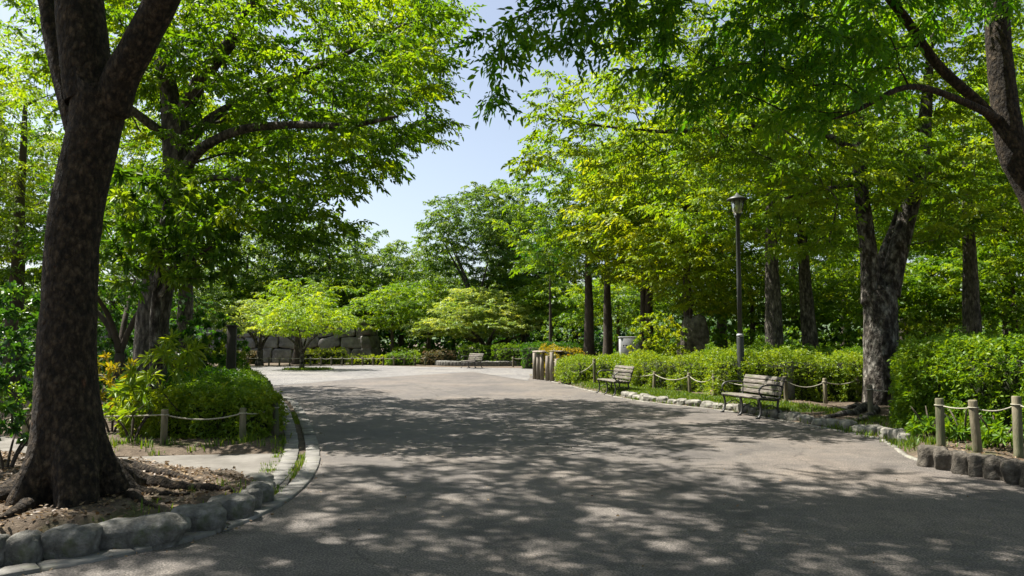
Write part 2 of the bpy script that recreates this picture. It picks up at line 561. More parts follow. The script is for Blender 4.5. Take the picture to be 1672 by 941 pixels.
class Tree:
    def __init__(s, seed):
        s.P, s.par, s.fix, s.path = [], [], [], []
        s.rs = np.random.default_rng(seed)
        s.tips = []

    def limb(s, pts, radii, parent=None, step=.25):
        P, rr = resample(pts, step, radii)
        i0 = parent
        if parent is None and s.P:
            A = np.array(s.P)
            i0 = int(np.argmin(np.sum((A - P[0]) ** 2, 1)))
        first = len(s.P)
        for k, (p, r) in enumerate(zip(P, rr)):
            s.P.append(p)
            s.fix.append(r)
            s.par.append(i0 if i0 is not None else -1)
            pl = 0 if i0 is None else s.path[i0] + np.linalg.norm(p - s.P[i0])
            s.path.append(pl)
            i0 = len(s.P) - 1
        return first, i0

    def grow(s, C, minz, bf=.35, seg=.35, wig=.06, sag=.05):
        rs = s.rs
        A = np.array(s.P)
        order = np.argsort([np.min(np.sum((A - c) ** 2, 1)) for c in C])
        for ci in order:
            c = C[ci]
            A = np.array(s.P)
            ok = A[:, 2] > minz
            d = np.linalg.norm(A - c, axis=1) + bf * np.array(s.path)
            # growing back down or inwards costs more
            d = np.where(ok, d + np.maximum(0, A[:, 2] - c[2]) * .35, 1e9)
            j = int(np.argmin(d))
            p0 = A[j]
            L = np.linalg.norm(c - p0)
            m = max(2, int(L / seg))
            pj = s.par[j]
            t0 = norm(p0 - A[pj]) if pj >= 0 else np.array([0, 0, 1.0])
            b1 = p0 + (t0 * .35 + norm(c - p0) * .65) * L * .4
            b2 = c - norm(c - p0) * L * .3 + np.array([0, 0, sag * L])
            prev = j
            for k in range(1, m + 1):
                t = k / m
                q = (1 - t) ** 3 * p0 + 3 * (1 - t) ** 2 * t * b1 + 3 * (1 - t) * t * t * b2 + t ** 3 * c
                if k < m:
                    q = q + rs.normal(0, wig, 3) * min(1, L)
                s.P.append(q)
                s.fix.append(0)
                s.par.append(prev)
                s.path.append(s.path[prev] + np.linalg.norm(q - s.P[prev]))
                prev = len(s.P) - 1
            s.tips.append((prev, j))

    def radii(s, tip=.005, p=2.3):
        n = len(s.P)
        acc = np.zeros(n)
        r = np.zeros(n)
        kids = [[] for _ in range(n)]
        for i in range(n):
            if s.par[i] >= 0:
                kids[s.par[i]].append(i)
        for i in range(n - 1, -1, -1):
            if not kids[i]:
                acc[i] = tip ** p
            r[i] = acc[i] ** (1 / p)
            if s.par[i] >= 0:
                acc[s.par[i]] += acc[i]
        fx = np.array(s.fix)
        r = np.where(fx > 0, fx, r)
        for i in range(n):
            if fx[i] == 0 and s.par[i] >= 0:
                r[i] = min(r[i], r[s.par[i]] * .85 if fx[s.par[i]] > 0 else r[s.par[i]])
        s.r, s.kids = r, kids
        return r

    def mesh(s, name, mat, parent, rough=.05, rmin=.0, flare=None, sides=(4, 20), base_z=0.0, sc=60):
        """flare=(height, amount, lobes, centre)"""
        V, Fq, off = [], [], 0
        n = len(s.P)
        P = np.array(s.P)
        starts = [i for i in range(n) if s.par[i] < 0]
        seen = []
        stack = [(i, None) for i in starts]
        while stack:
            i, pre = stack.pop()
            ch = [i] if pre is None else [pre, i]
            while True:
                k = s.kids[ch[-1]]
                if not k:
                    break
                k = sorted(k, key=lambda a: -s.r[a])
                if s.r[k[0]] < rmin:
                    break
                for o in k[1:]:
                    if s.r[o] >= rmin:
                        stack.append((o, ch[-1]))
                ch.append(k[0])
            if len(ch) < 2:
                continue
            pts = P[ch]
            rr = s.r[ch].copy()
            if pre is not None:
                rr[0] = min(rr[1] * 1.25, rr[0])
            rr[-1] *= .6
            sd = int(np.clip(rr.max() * sc + 4, *sides))
            sd += sd % 2
            v, f = tube_geo(pts, rr, sd, True)
            if rr.max() > .04:
                cen = np.repeat(pts, sd, 0)
                rad = np.repeat(rr, sd)
                dv = norm(v - cen)
                nz = noise3(v, 2.2) * .6 + noise3(v, 7) * .35 + noise3(v, 17) * .18
                fac = 1 + rough * nz
                if flare is not None:
                    fh, fa, fl, fc, fp = flare
                    ang = np.arctan2(v[:, 1] - fc[1], v[:, 0] - fc[0])
                    g = np.exp(-np.maximum(v[:, 2] - base_z, 0) / fh)
                    lob = .45 + .55 * np.sin(fl * ang + fp) + .25 * np.sin((fl * 2 - 1) * ang + fp * 2.3)
                    fac = fac + fa * g * lob
                v = cen + dv * (rad * fac)[:, None]
            V.append(v)
            Fq.append(f + off)
            off += len(v)
        me = np_mesh(name, np.vstack(V), np.vstack(Fq), 4, mat, None, True)
        return link(name, me, parent)

    def foliage(s, name, mat, parent, per=9, nl=14, L=.42, leafL=.085, leafW=.034, droop=.35, pitch=(-.35, .35), detail=True, back=.55,
                tint=(.42, .2), size=(.55, 1.3), jit=.3, roll=.4, templ=None, spread=1.25, tintf=.9):
        rs = s.rs
        O, D, T = [], [], []
        P = np.array(s.P)
        for tip, j in s.tips:
            ch = [tip]
            while ch[-1] != j and s.par[ch[-1]] >= 0:
                ch.append(s.par[ch[-1]])
            pts = P[ch][::-1]
            m = len(pts)
            ax = norm(pts[-1] - pts[0])
            az0 = math.atan2(ax[1], ax[0])
            u = 1 - rs.uniform(0, 1, per) ** 1.5 * back
            u[0] = 1
            f = u * (m - 1)
            i = np.minimum(f.astype(int), m - 2)
            o = pts[i] + (pts[i + 1] - pts[i]) * (f - i)[:, None]
            az = az0 + rs.normal(0, spread, per)
            az[0] = az0
            pt = rs.uniform(*pitch, per)
            d = np.stack([np.cos(az) * np.cos(pt), np.sin(az) * np.cos(pt), np.sin(pt)], -1)
            O.append(o)
            D.append(d)
            T.append(np.full(per, rs.normal(tint[0], tint[1] * .6)))
        O = np.vstack(O)
        D = np.vstack(D)
        T = np.concatenate(T) + noise3(O, tintf) * tint[1] * .5
        tp = templ or spray_template(nl, L, droop)
        g = leaves(O, D, rs.uniform(*size, len(O)), tp, leafL, leafW, T, detail, jit, rs, roll)
        return leaf_object([g], name, mat, parent)


def copy_tree(root, loc, rz, sc, label, group=None, name=None, tilt=0):
    c = root.copy()
    COL.objects.link(c)
    c.location = tuple(float(v) for v in loc)
    c.rotation_euler = (0, tilt, rz)
    c.scale = sc if isinstance(sc, tuple) else (sc, sc, sc)
    c['label'] = label
    if 'group' in c:
        del c['group']
    if group:
        c['group'] = group
    for ch in list(root.children):
        k = ch.copy()
        COL.objects.link(k)
        k.parent = c
        for g in ch.children:
            q = g.copy()
            COL.objects.link(q)
            q.parent = k
    return c


def auto_tree(kind, seed, height, clear, ells, tr, leafmat, barkmat, spacing=.9, limbs=5, label='', cat='tree', loc=(0, 0, 0), group=None, per=8, nl=10,
              leafL=.16, leafW=.075, L=.5, droop=.3, detail=False, bf=.3, gap=-.5, lean=(0, 0), tint=(.45, .25), pitch=(-.35, .3), shell=.42, rmin=.006,
              minz=None, roll=.35, sag=.05, tip=.005, rough=.06, fork=None, cap=700, size=(.75, 1.2)):
    """a tree around its own origin: tapered trunk, MST-grown boughs, leaf sprays"""
    root = empty(kind, loc, label, cat, group)
    t = Tree(seed)
    rs = t.rs
    top = height * .72
    k = 6
    pts = [np.array([lean[0] * (i / k) ** 1.3 + rs.normal(0, .02) * i * .25, lean[1] * (i / k) ** 1.3 + rs.normal(0, .02) * i * .25, -.1 + (top + .1) * i / k]) for i in range(k + 1)]
    rad = [tr * (1.12 if i == 0 else 1) * (1 - .78 * (i / k) ** 1.15) for i in range(k + 1)]
    if fork:
        # trunk stops low and splits into several limbs
        cutk = np.array([0, 0, fork[0]])
        pts = [np.array([0, 0, -.1]), np.array([rs.normal(0, .02), rs.normal(0, .02), fork[0] * .5]), cutk]
        rad = [tr * 1.15, tr * .95, tr * .85]
        t.limb(pts, rad, step=.15)
        for q in range(fork[1]):
            a = q * 6.28 / fork[1] + rs.uniform(-.4, .4)
            l = fork[2] * rs.uniform(.8, 1.15)
            e = rs.uniform(*fork[3])
            p1 = cutk + np.array([math.cos(a) * l * .35, math.sin(a) * l * .35, l * .45 * e + .1])
            p2 = cutk + np.array([math.cos(a) * l, math.sin(a) * l, l * e])
            t.limb([cutk, p1, p2], [tr * .6, tr * .45, tr * .22], step=.15)
    else:
        t.limb(pts, rad, step=.2)
    lo_ = np.array(loc, float)
    C = crown_points(ells, spacing, rs, shell, gap, cap=cap, cut=(lambda q: sunfleck(q + lo_)) if abs(loc[1]) < 21 else None)
    t.grow(C, clear if minz is None else minz, bf, .4, .05, sag)
    t.radii(tip)
    t.mesh('trunk', barkmat, root, rough, rmin, flare=(.28 + tr * .3, .45, 5, (0, 0), seed % 6), sides=(4, 16))
    t.foliage('crown', leafmat, root, per, nl, L, leafL, leafW, droop, pitch, detail, tint=tint, roll=roll, size=size)
    return root


# ------------------------------------------------------------------ ground
def poly_mesh(name, pts, z, mat, kind='structure'):
    me = bpy.data.meshes.new(name)
    V = [(float(p[0]), float(p[1]), z) for p in pts]
    a = sum(V[i][0] * V[(i + 1) % len(V)][1] - V[(i + 1) % len(V)][0] * V[i][1] for i in range(len(V)))
    idx = list(range(len(V)))
    if a < 0:
        idx.reverse()
    me.from_pydata(V, [], [idx])
    me.materials.append(mat)
    o = link(name, me)
    tag(o, kind=kind)
    return o


def smooth_curve(pts, step=.15):
    return resample(np.array([[p[0], p[1], 0] for p in pts]), step)


def inside(poly, q):
    x, y = q[:, 0], q[:, 1]
    c = np.zeros(len(q), bool)
    n = len(poly)
    for i in range(n):
        x1, y1 = poly[i][:2]
        x2, y2 = poly[(i + 1) % n][:2]
        t = ((y1 > y) != (y2 > y)) & (x < (x2 - x1) * (y - y1) / (y2 - y1 + 1e-12) + x1)
        c ^= t
    return c


def bdist(poly, q):
    P = np.array([p[:2] for p in poly])
    Q = np.roll(P, -1, 0)
    d = np.full(len(q), 1e9)
    for a, b in zip(P, Q):
        ab = b - a
        t = np.clip(((q - a) @ ab) / (ab @ ab + 1e-12), 0, 1)
        d = np.minimum(d, np.linalg.norm(q - (a + t[:, None] * ab), axis=1))
    return d


class Bed:
    def __init__(s, name, poly, h, ramp_w, res, mat, bump=.025):
        s.poly, s.h, s.rw, s.bump = poly, h, ramp_w, bump
        P = np.array([p[:2] for p in poly])
        lo, hi = P.min(0), P.max(0)
        nx, ny = int((hi[0] - lo[0]) / res) + 1, int((hi[1] - lo[1]) / res) + 1
        X, Y = np.meshgrid(lo[0] + np.arange(nx + 1) * res, lo[1] + np.arange(ny + 1) * res, indexing='ij')
        q = np.stack([X.ravel(), Y.ravel()], -1)
        z = s.z(q)
        idx = np.arange(len(q)).reshape(nx + 1, ny + 1)
        Fq = np.stack([idx[:-1, :-1], idx[1:, :-1], idx[1:, 1:], idx[:-1, 1:]], -1).reshape(-1, 4)
        ins = inside(poly, q)
        keep = ins[Fq].any(1)
        Fq = Fq[keep]
        used = np.unique(Fq)
        mp = np.zeros(len(q), int)
        mp[used] = np.arange(len(used))
        me = np_mesh(name, np.column_stack([q, z])[used], mp[Fq], 4, mat, None, True)
        s.o = tag(link(name, me), kind='structure')

    def z(s, q):
        q = np.asarray(q, float)[:, :2]
        d = bdist(s.poly, q)
        d = np.where(inside(s.poly, q), d, -d)
        t = np.clip((d + .02) / s.rw, -.6, 1)
        t = np.where(t > 0, t * t * (3 - 2 * t), t)
        q3 = np.column_stack([q, np.zeros(len(q))])
        return t * s.h + np.clip(t, 0, 1) * s.bump * (noise3(q3, 1.7) + .5 * noise3(q3, 5))

    def scatter(s, n, rs, mask=None):
        P = np.array([p[:2] for p in s.poly])
        q = rs.uniform(P.min(0), P.max(0), (n * 3, 2))
        q = q[inside(s.poly, q)]
        if mask is not None:
            q = q[mask(q)]
        q = q[:n]
        return np.column_stack([q, s.z(q)])


def blades(name, P, hmin, hmax, per, mat, rs, w=.006, spread=.04, lean=.45, tint=(.5, .2)):
    """grass tufts as bent blades"""
    n = len(P) * per
    b = np.repeat(P, per, 0) + np.column_stack([rs.normal(0, spread, (n, 2)), np.zeros(n)])
    az = rs.uniform(0, 6.283, n)
    h = rs.uniform(hmin, hmax, n) * np.repeat(rs.uniform(.6, 1.2, len(P)), per)
    ln = np.abs(rs.normal(0, lean, n))
    d = np.stack([np.cos(az), np.sin(az), np.zeros(n)], -1)
    sd = np.stack([-np.sin(az + rs.normal(0, .6, n)), np.cos(az), np.zeros(n)], -1)
    ww = (w * rs.uniform(.7, 1.4, n) * (1 + h * 3))[:, None]
    m = b + d * (h * ln * .35)[:, None] + np.array([0, 0, 1.0]) * (h * .6)[:, None]
    t = b + d * (h * ln)[:, None] + np.array([0, 0, 1.0]) * (h * (1 - .25 * ln))[:, None]
    b = b - np.array([0, 0, .02])
    V = np.stack([b - sd * ww, b + sd * ww, m + sd * ww * .8, t, m - sd * ww * .8], 1).reshape(-1, 3)
    k = np.arange(n)[:, None] * 5
    Fq = np.concatenate([k + np.array([[0, 1, 2, 4]]), k + np.array([[4, 2, 3, 3]])], 1).reshape(-1, 4)
    # second piece as thin quad (tip doubled a hair apart)
    V2 = t + sd * ww * .08
    Fq[1::2, 3] = 0
    base = len(V)
    Fq[1::2] = np.column_stack([k[:, 0] + 4, k[:, 0] + 2, base + np.arange(n), k[:, 0] + 3])
    V = np.vstack([V, V2])
    tt = np.repeat(np.clip(rs.normal(tint[0], tint[1], n), 0, 1), 2)
    return np_mesh(name, V, Fq, 4, mat, tt)


def litter_mesh(name, P, rs, size=(.025, .07), mat=None):
    n = len(P)
    O = P + np.column_stack([np.zeros((n, 2)), rs.uniform(.004, .02, n)])
    az = rs.uniform(0, 6.283, n)
    D = np.stack([np.cos(az), np.sin(az), rs.normal(0, .25, n)], -1)
    g = leaves(O, D, rs.uniform(size[0], size[1], n) / .06, (np.zeros((1, 3)), np.array([[1.0, 0, 0]])), .06, .032, rs.uniform(.1, .95, n), True, .05, rs, .35, -.1)
    return np_mesh(name, g[0], g[1], 4, mat or M['litter'], g[2])


# big ground sheet with a slight fall away from the place
def ground_sheet():
    xs = np.array([-700, -300, -120, -60, -30, -15, 0, 15, 30, 60, 120, 300, 700.0])
    ys = np.array([-200, -60, -20, 0, 15, 30, 45, 60, 90, 150, 300, 600, 1200.0])
    X, Y = np.meshgrid(xs, ys, indexing='ij')
    V = np.column_stack([X.ravel(), Y.ravel(), np.full(X.size, -.012)])
    idx = np.arange(X.size).reshape(X.shape)
    Fq = np.stack([idx[:-1, :-1], idx[1:, :-1], idx[1:, 1:], idx[:-1, 1:]], -1).reshape(-1, 4)
    tag(link('ground', np_mesh('ground', V, Fq, 4, M['soil'])), kind='structure')


ground_sheet()

Lk = [G(-420, 1040), G(-160, 975), G(30, 941), G(170, 915), G(300, 888), G(400, 855), G(470, 820), G(510, 782), G(523, 745), G(515, 710), G(502, 682), G(490, 662), G(478, 652), G(462, 647), G(440, 643)]
Lcurve = smooth_curve(Lk, .12)
Rk = [G(866, 612), G(880, 618), G(960, 638), G(1040, 655), G(1180, 671), G(1300, 692), G(1425, 715), G(1452, 728), G(1480, 747), G(1560, 770), G(1672, 791), G(1850, 828)]
Rcurve = smooth_curve(Rk, .12)

# asphalt: between the two kerb lines, out to the plaza
asph = [(-4.6, -25), (-4.4, 1.0)] + [tuple(p[:2]) for p in Lcurve] + [tuple(G(300, 632)[:2]), tuple(G(120, 625)[:2]), tuple(G(40, 604)[:2]),
        tuple(G(385, 599)[:2]), tuple(G(600, 596.5)[:2]), tuple(G(690, 599)[:2]), tuple(G(845, 601)[:2]), tuple(G(1000, 603)[:2])] + \
       [tuple(p[:2]) for p in Rcurve] + [(7.0, 3), (7.2, -25)]
poly_mesh('path', asph, 0.0, M['asphalt'])
plz = [G(60, 622), G(300, 628), G(440, 631), G(600, 618), G(772, 607.5), G(862, 622), G(867, 612), G(1000, 603.6), G(845, 601.3), G(690, 599.3), G(600, 596.8), G(385, 599.3), G(45, 604.3)]
poly_mesh('plaza', plz, 0.004, M['plaza'])
# dark expansion joints let into the paving
jm = MB()
for a, b in ((G(600, 612), G(1010, 700)), (G(772, 608), G(930, 634))):
    d = norm(b - a)
    s = np.array([-d[1], d[0], 0]) * .012
    z = np.array([0, 0, .0085])
    jm.add([a - s + z, b - s + z, b + s + z, a + s + z], [[0, 1, 2, 3]])
tag(jm.build('path_joint_line', M['bollard']), kind='structure')

# side path between the hedge and the big tree's bed
side = [G(474, 741), G(300, 744), G(180, 748), G(0, 712), G(-300, 690), G(-320, 745), G(0, 750), G(170, 762), G(300, 772), G(400, 780), G(440, 800), G(462, 805), G(478, 775)]
poly_mesh('side_path', side, .006, M['concrete'])


# paver rows along the left kerb
def pavers(name, curve, off, width, z, mat, lmin, lmax, rs, gap=.012, sl=(0, None)):
    m = MB()
    c = curve[sl[0]:sl[1]]
    T = norm(np.gradient(c, axis=0))
    Nn = np.stack([-T[:, 1], T[:, 0], np.zeros(len(T))], -1)
    seg = np.concatenate([[0], np.cumsum(np.linalg.norm(np.diff(c, axis=0), axis=1))])
    s = 0.0
    while s < seg[-1] - lmin:
        l = rs.uniform(lmin, lmax)
        e = min(s + l, seg[-1])

        def at(q, o):
            x = np.array([np.interp(q, seg, c[:, k]) for k in range(3)])
            n = norm(np.array([np.interp(q, seg, Nn[:, k]) for k in range(3)]))
            return x + n * o
        j = rs.normal(0, .004)
        dz = z + rs.normal(0, .003)
        top, bot = [], []
        for q, o in ((s + gap, off - width / 2 + j), (e, off - width / 2 + j), (e, off + width / 2 + j), (s + gap, off + width / 2 + j)):
            p = at(q, o)
            top.append(p + [0, 0, dz])
            bot.append(p + [0, 0, -.05])
        ctr = np.mean(top, 0)
        inn = [ctr + (t - ctr) * .965 for t in top]
        top = [t - [0, 0, .006] for t in top]
        V = np.array(bot + top + inn)
        Fq = [[8, 9, 10, 11]]
        for a in range(4):
            b = (a + 1) % 4
            Fq += [[a, b, 4 + b, 4 + a], [4 + a, 4 + b, 8 + b, 8 + a]]
        m.add(V, Fq)
        s = e
    o = m.build(name, mat)
    tag(o, kind='structure')
    return o


prs = np.random.default_rng(5)
pavers('kerb_strip', Lcurve, .10, .19, .028, M['paver'], .35, .62, prs)
pavers('kerb_inner_strip', Lcurve, .40, .2, .02, M['paver'], .3, .6, prs, sl=(40, None))
pavers('kerb_edge_strip', Rcurve, .05, .07, .012, M['stone_light'], .6, 1.1, prs)


def offset(curve, o):
    T = norm(np.gradient(curve, axis=0))
    return curve + np.stack([-T[:, 1], T[:, 0], np.zeros(len(T))], -1) * o


# planting beds
tree_bed_poly = [G(-420, 960), G(-150, 930), G(0, 896), G(60, 888), G(210, 874), G(310, 854), G(370, 838), G(418, 820), G(430, 804), G(424, 788), G(400, 779), G(300, 771), G(230, 764), G(150, 757), G(0, 748), G(-300, 746)]
tree_bed = Bed('soil_bed', tree_bed_poly, .13, .22, .07, M['soil'], .03)
Lin = offset(Lcurve, .52)
sel = [p for p in Lin if G(0, 742)[1] < p[1] < G(0, 649)[1] and p[0] < -2.5]
hb = [G(300, 742), G(180, 745)] + [G(0, 700), G(-40, 650), G(200, 634), G(380, 634)] + [p for p in sel[::-1]]
hedge_bed = Bed('hedge_bed', hb, .07, .25, .1, M['soil'], .02)
Rin = offset(Rcurve, .14)
rb = [tuple(p[:2]) for p in Rin] + [(13, 9), (24, 14), (30, 30), (26, 44), (8, 46), (3.2, 38)]
lawn_bed = Bed('lawn_bed', rb, .12, .3, .16, M['soil'], .03)

# ------------------------------------------------------------------ stones
def rock_mesh(name, sx, sy, sz, seed, mat, boxy=.55, amp=.10, n=14):
    """rounded block from a cube sphere"""
    g = np.linspace(-1, 1, n)
    a, b = np.meshgrid(g, g, indexing='ij')
    V, Fq, off = [], [], 0
    idx = np.arange(n * n).reshape(n, n)
    q = np.stack([idx[:-1, :-1], idx[1:, :-1], idx[1:, 1:], idx[:-1, 1:]], -1).reshape(-1, 4)
    o1 = np.ones_like(a)
    for f, fl in (((a, b, o1), 0), ((a, b, -o1), 1), ((a, o1, b), 1), ((a, -o1, b), 0), ((o1, a, b), 0), ((-o1, a, b), 1)):
        p = np.stack(f, -1).reshape(-1, 3)
        s = norm(p)
        v = s / (np.sum(np.abs(s) ** (2 + boxy * 4), 1, keepdims=True) ** (1 / (2 + boxy * 4)))
        V.append(v)
        Fq.append((q[:, ::-1] if fl else q) + off)
        off += len(p)
    V = np.vstack(V)
    sh = np.array([seed * 1.7, seed * .9, seed * 2.3])
    nv = noise3(V + sh, .9) * amp + noise3(V + sh, 2.6) * amp * .45 + noise3(V + sh, 7) * amp * .12
    V = V * (1 + nv[:, None])
    V = V * np.array([sx, sy, sz]) / 2
    return np_mesh(name, V, np.vstack(Fq), 4, mat, None, True)


def ordinal(i):
    w = ['first', 'second', 'third', 'fourth', 'fifth', 'sixth', 'seventh', 'eighth', 'ninth', 'tenth', 'eleventh', 'twelfth', 'thirteenth', 'fourteenth',
         'fifteenth', 'sixteenth', 'seventeenth', 'eighteenth', 'nineteenth', 'twentieth']
    return w[i] if i < 20 else 'twenty-' + w[i - 20]


bl = [(-95, -20, 938, 'dark rounded boulder half out of frame at the bottom left corner'),
      (-2, 53, 925, 'dark grey boulder in the bottom left corner, left end of the boulder kerb'),
      (57, 136, 916, 'rounded grey boulder directly below the foot of the big foreground trunk'),
      (139, 282, 907, 'longest and largest dark boulder in the kerb round the foreground tree'),
      (268, 357, 881, 'smooth dark boulder just right of the longest boulder of the kerb'),
      (335, 408, 861, 'grey boulder with a sloping top, between the smooth dark one and two round ones'),
      (396, 428, 845, 'small round boulder squeezed in front of the last tall kerb boulder'),
      (402, 445, 834, 'upright rounded boulder where the boulder kerb turns back from the path'),
      (402, 442, 806, 'small flat-topped stone behind the upright boulder at the kerb corner'),
      (392, 436, 792, 'flat pale slab stone at the back end of the boulder kerb')]
for i, (x0, x1, yb, lab) in enumerate(bl):
    p = G((x0 + x1) / 2, yb)
    wd = (x1 - x0) * p[1] / F * 1.03
    hh = .20 if i < 6 else (.19 if i < 8 else .11)
    if 3 <= i < 8:
        p = G((x0 + x1) / 2 - (6 if i > 4 else 0), yb - 8)
    dp = min(.32, wd * .9)
    a = G(x0, yb + (0 if i > 6 else (x0 - (x0 + x1) / 2) * -.22))
    me = rock_mesh('kerb_boulder', wd, dp, hh * 1.4, i + 1, M['stone_dark'] if i < 8 else M['stone_light'], .5, .12, 24)
    o = link('kerb_boulder', me, None, (p[0], p[1] + dp * .45, hh * .5 - .03))
    o.rotation_euler = (0, 0, [.1, .1, .12, .2, .28, .4, .5, .6, .1, 0][i])
    tag(o, lab, 'boulder', 'boulders edging the bed of the foreground tree')

# row of small stones along the right lawn, from the middle bench to the block stones
stone_line = offset(Rcurve, .26)
sl = [p for p in stone_line if G(0, 730)[1] < p[1] < G(0, 648)[1] and p[0] > 2]
seg = np.concatenate([[0], np.cumsum(np.linalg.norm(np.diff(np.array(sl), axis=0), axis=1))])
srs = np.random.default_rng(21)
s = 0
k = 0
lens = []
while s < seg[-1] - .2:
    l = srs.uniform(.26, .46)
    lens.append((s, l))
    s += l + .015
nst = len(lens)
for k, (s, l) in enumerate(lens):
    mid = s + l / 2
    p = np.array([np.interp(mid, seg, np.array(sl)[:, c]) for c in range(3)])
    q = np.array([np.interp(mid + .1, seg, np.array(sl)[:, c]) for c in range(3)])
    h = srs.uniform(.11, .17)
    me = rock_mesh('edging_stone', l, srs.uniform(.2, .27), h * 1.4, 30 + k, M['stone_light'], .5, .16, 14)
    o = link('edging_stone', me, None, (p[0], p[1], h * .42))
    o.rotation_euler = (srs.normal(0, .06), srs.normal(0, .06), math.atan2(q[1] - p[1], q[0] - p[0]) + srs.normal(0, .08))
    size = 'long' if l > .38 else ('small' if l < .31 else 'mid-sized')
    if k < nst / 2:
        lab = f'{size} lawn edging stone, {ordinal(k)} in the row counted from the bench by the grass strip'
    else:
        lab = f'{size} lawn edging stone, {ordinal(nst - 1 - k)} in the row counted from the square block stones'
    tag(o, lab, 'stone', 'small stones edging the lawn strip')
bks = [(1535, 765), (1563, 771), (1593, 777), (1623, 782), (1653, 787), (1684, 794), (1716, 801)]
for i, (x, y) in enumerate(bks):
    p = G(x, y)
    me = rock_mesh('block_stone', .345, .3, .33, 80 + i, M['stone_brown'], .9, .13, 20)
    o = link('block_stone', me, None, (p[0] + .02, p[1] + .18, .08))
    o.rotation_euler = (0, 0, -.55 + srs.normal(0, .06))
    tag(o, ['squat block stone at the left end of the kerb below the rope fence', 'block stone next to the left end one, below the right hedge', 'block stone below the second post of the front right fence',
            'block stone left of the one below the tallest fence post', 'block stone below the tallest fence post at the right edge', 'block stone cut by the right edge of the photo',
            'block stone beyond the right frame edge'][i], 'block stone', 'squared block stones below the right hedge')

# ------------------------------------------------------------------ fences
def catenary(a, b, sag, n=12):
    t = np.linspace(0, 1, n)[:, None]
    p = a + (b - a) * t
    p[:, 2] -= (4 * t * (1 - t))[:, 0] * sag
    return p


def rope_fence(label, posts, r=.055, mat=None, rope_z=.88, sag=.07, rr=.011, second=None, ends=(None, None), seed=1, skip=()):
    """posts: list of (xyz base, height)"""
    rs = np.random.default_rng(seed)
    base = np.mean([p for p, h in posts], 0)
    root = empty('rope_fence', (base[0], base[1], 0), label, 'rope fence')
    tops = []
    for p, h in posts:
        tilt = rs.normal(0, .025, 2)
        zz = np.array([-.12, .05, h * .5, h - .015, h])
        pts = np.stack([p[0] - base[0] + tilt[0] * zz, p[1] - base[1] + tilt[1] * zz, zz + p[2]], -1)
        m = MB()
        m.tube(pts, [r * 1.03, r, r * .98, r * .97, r * .86], 14)
        m.build('post', mat or M['post_wood'], root, True)
        tops.append(pts[0] + (pts[-1] - pts[0]) * rope_z)
    ext = list(tops)
    if ends[0] is not None:
        ext = [np.asarray(ends[0]) - [base[0], base[1], 0]] + ext
    if ends[1] is not None:
        ext = ext + [np.asarray(ends[1]) - [base[0], base[1], 0]]
    for i in range(len(ext) - 1):
        if i in skip:
            continue
        m = MB()
        m.tube(catenary(ext[i], ext[i + 1], sag * rs.uniform(.5, 1.4)), rr, 6)
        m.build('rope', M['rope'], root, True)
    for p in tops:   # turn of rope round each post
        m = MB()
        a = np.linspace(0, 2 * np.pi, 13)
        m.tube(np.stack([p[0] + np.cos(a) * (r + .004), p[1] + np.sin(a) * (r + .004), np.full(13, p[2])], -1), rr * .9, 6, False)
        m.build('rope', M['rope'], root, True)
    return root


def zb(bed, p):
    p = np.array(p, float)
    p[2] = float(bed.z(np.array([p[:2]]))[0])
    return p


# left fence round the front of the clipped hedge, then back along the kerb
lp = [G(40, 728), G(267, 732), G(396, 728), G(451, 715)]
hs = [.52, .53, .53, .53]
back = [p for p in offset(Lcurve, .72) if G(0, 705)[1] < p[1] < G(0, 648)[1] and p[0] < -2.5]
for t in np.linspace(.12, 1, 6):
    lp.append(back[int(t * (len(back) - 1))])
    hs.append(.56)
rope_fence('rope fence with wooden posts round the low clipped hedge, left of the path', [(np.array([p[0], p[1], .04]), h) for p, h in zip(lp, hs)], .05, seed=3, sag=.06)
rope_fence('rope fence on the grass strip between the two nearer benches and the rounded hedges',
           [(zb(lawn_bed, G(x, y, .1)), h) for x, y, h in ((1010, 630, .5), (1068, 638, .55), (1127, 645, .6), (1167, 651, .62), (1284, 660, .62), (1348, 661, .6), (1400, 655, .6), (1487, 653, .62), (1560, 665, .6))], .048, seed=4, sag=.13)
rope_fence('short rope fence in front of the roots of the pale forked trunk',
           [(zb(lawn_bed, G(1422, 682, .1)), .62), (zb(lawn_bed, G(1482, 685, .1)), .6)], .052, seed=5, ends=(None, G(1530, 690, .1) + np.array([0, 0, .5])), sag=.04)
rope_fence('rope fence with thick posts above the block stones in front of the right hedge',
           [(zb(lawn_bed, G(1537, 735, .1)), .66), (zb(lawn_bed, G(1597, 744, .1)), .68), (zb(lawn_bed, G(1664, 751, .1)), .76), (zb(lawn_bed, G(1770, 772, .1)), .7)], .056, seed=6, sag=.05, rr=.009)
rope_fence('rope fence between the log enclosure and the small rounded bush',
           [(zb(lawn_bed, G(912, 617, .1)), .75), (zb(lawn_bed, G(929, 624, .1)), .6), (zb(lawn_bed, G(971, 628, .1)), .85)], .05, seed=7, ends=(G(880, 610, .1) + np.array([0, 0, .6]), None), sag=.16, rr=.016)
far_posts = [(G(x, 597.5 - .004 * abs(x - 520)), .55) for x in range(388, 700, 17)]
rope_fence('low rope fence along the far edge of the plaza, in front of the stone wall', far_posts, .055, seed=8, sag=.05, rr=.022)
rope_fence('low rope fence beyond the plaza right of the spreading tree', [(G(x, 599), .6) for x in range(838, 905, 16)], .055, seed=9, sag=.05, rr=.022)

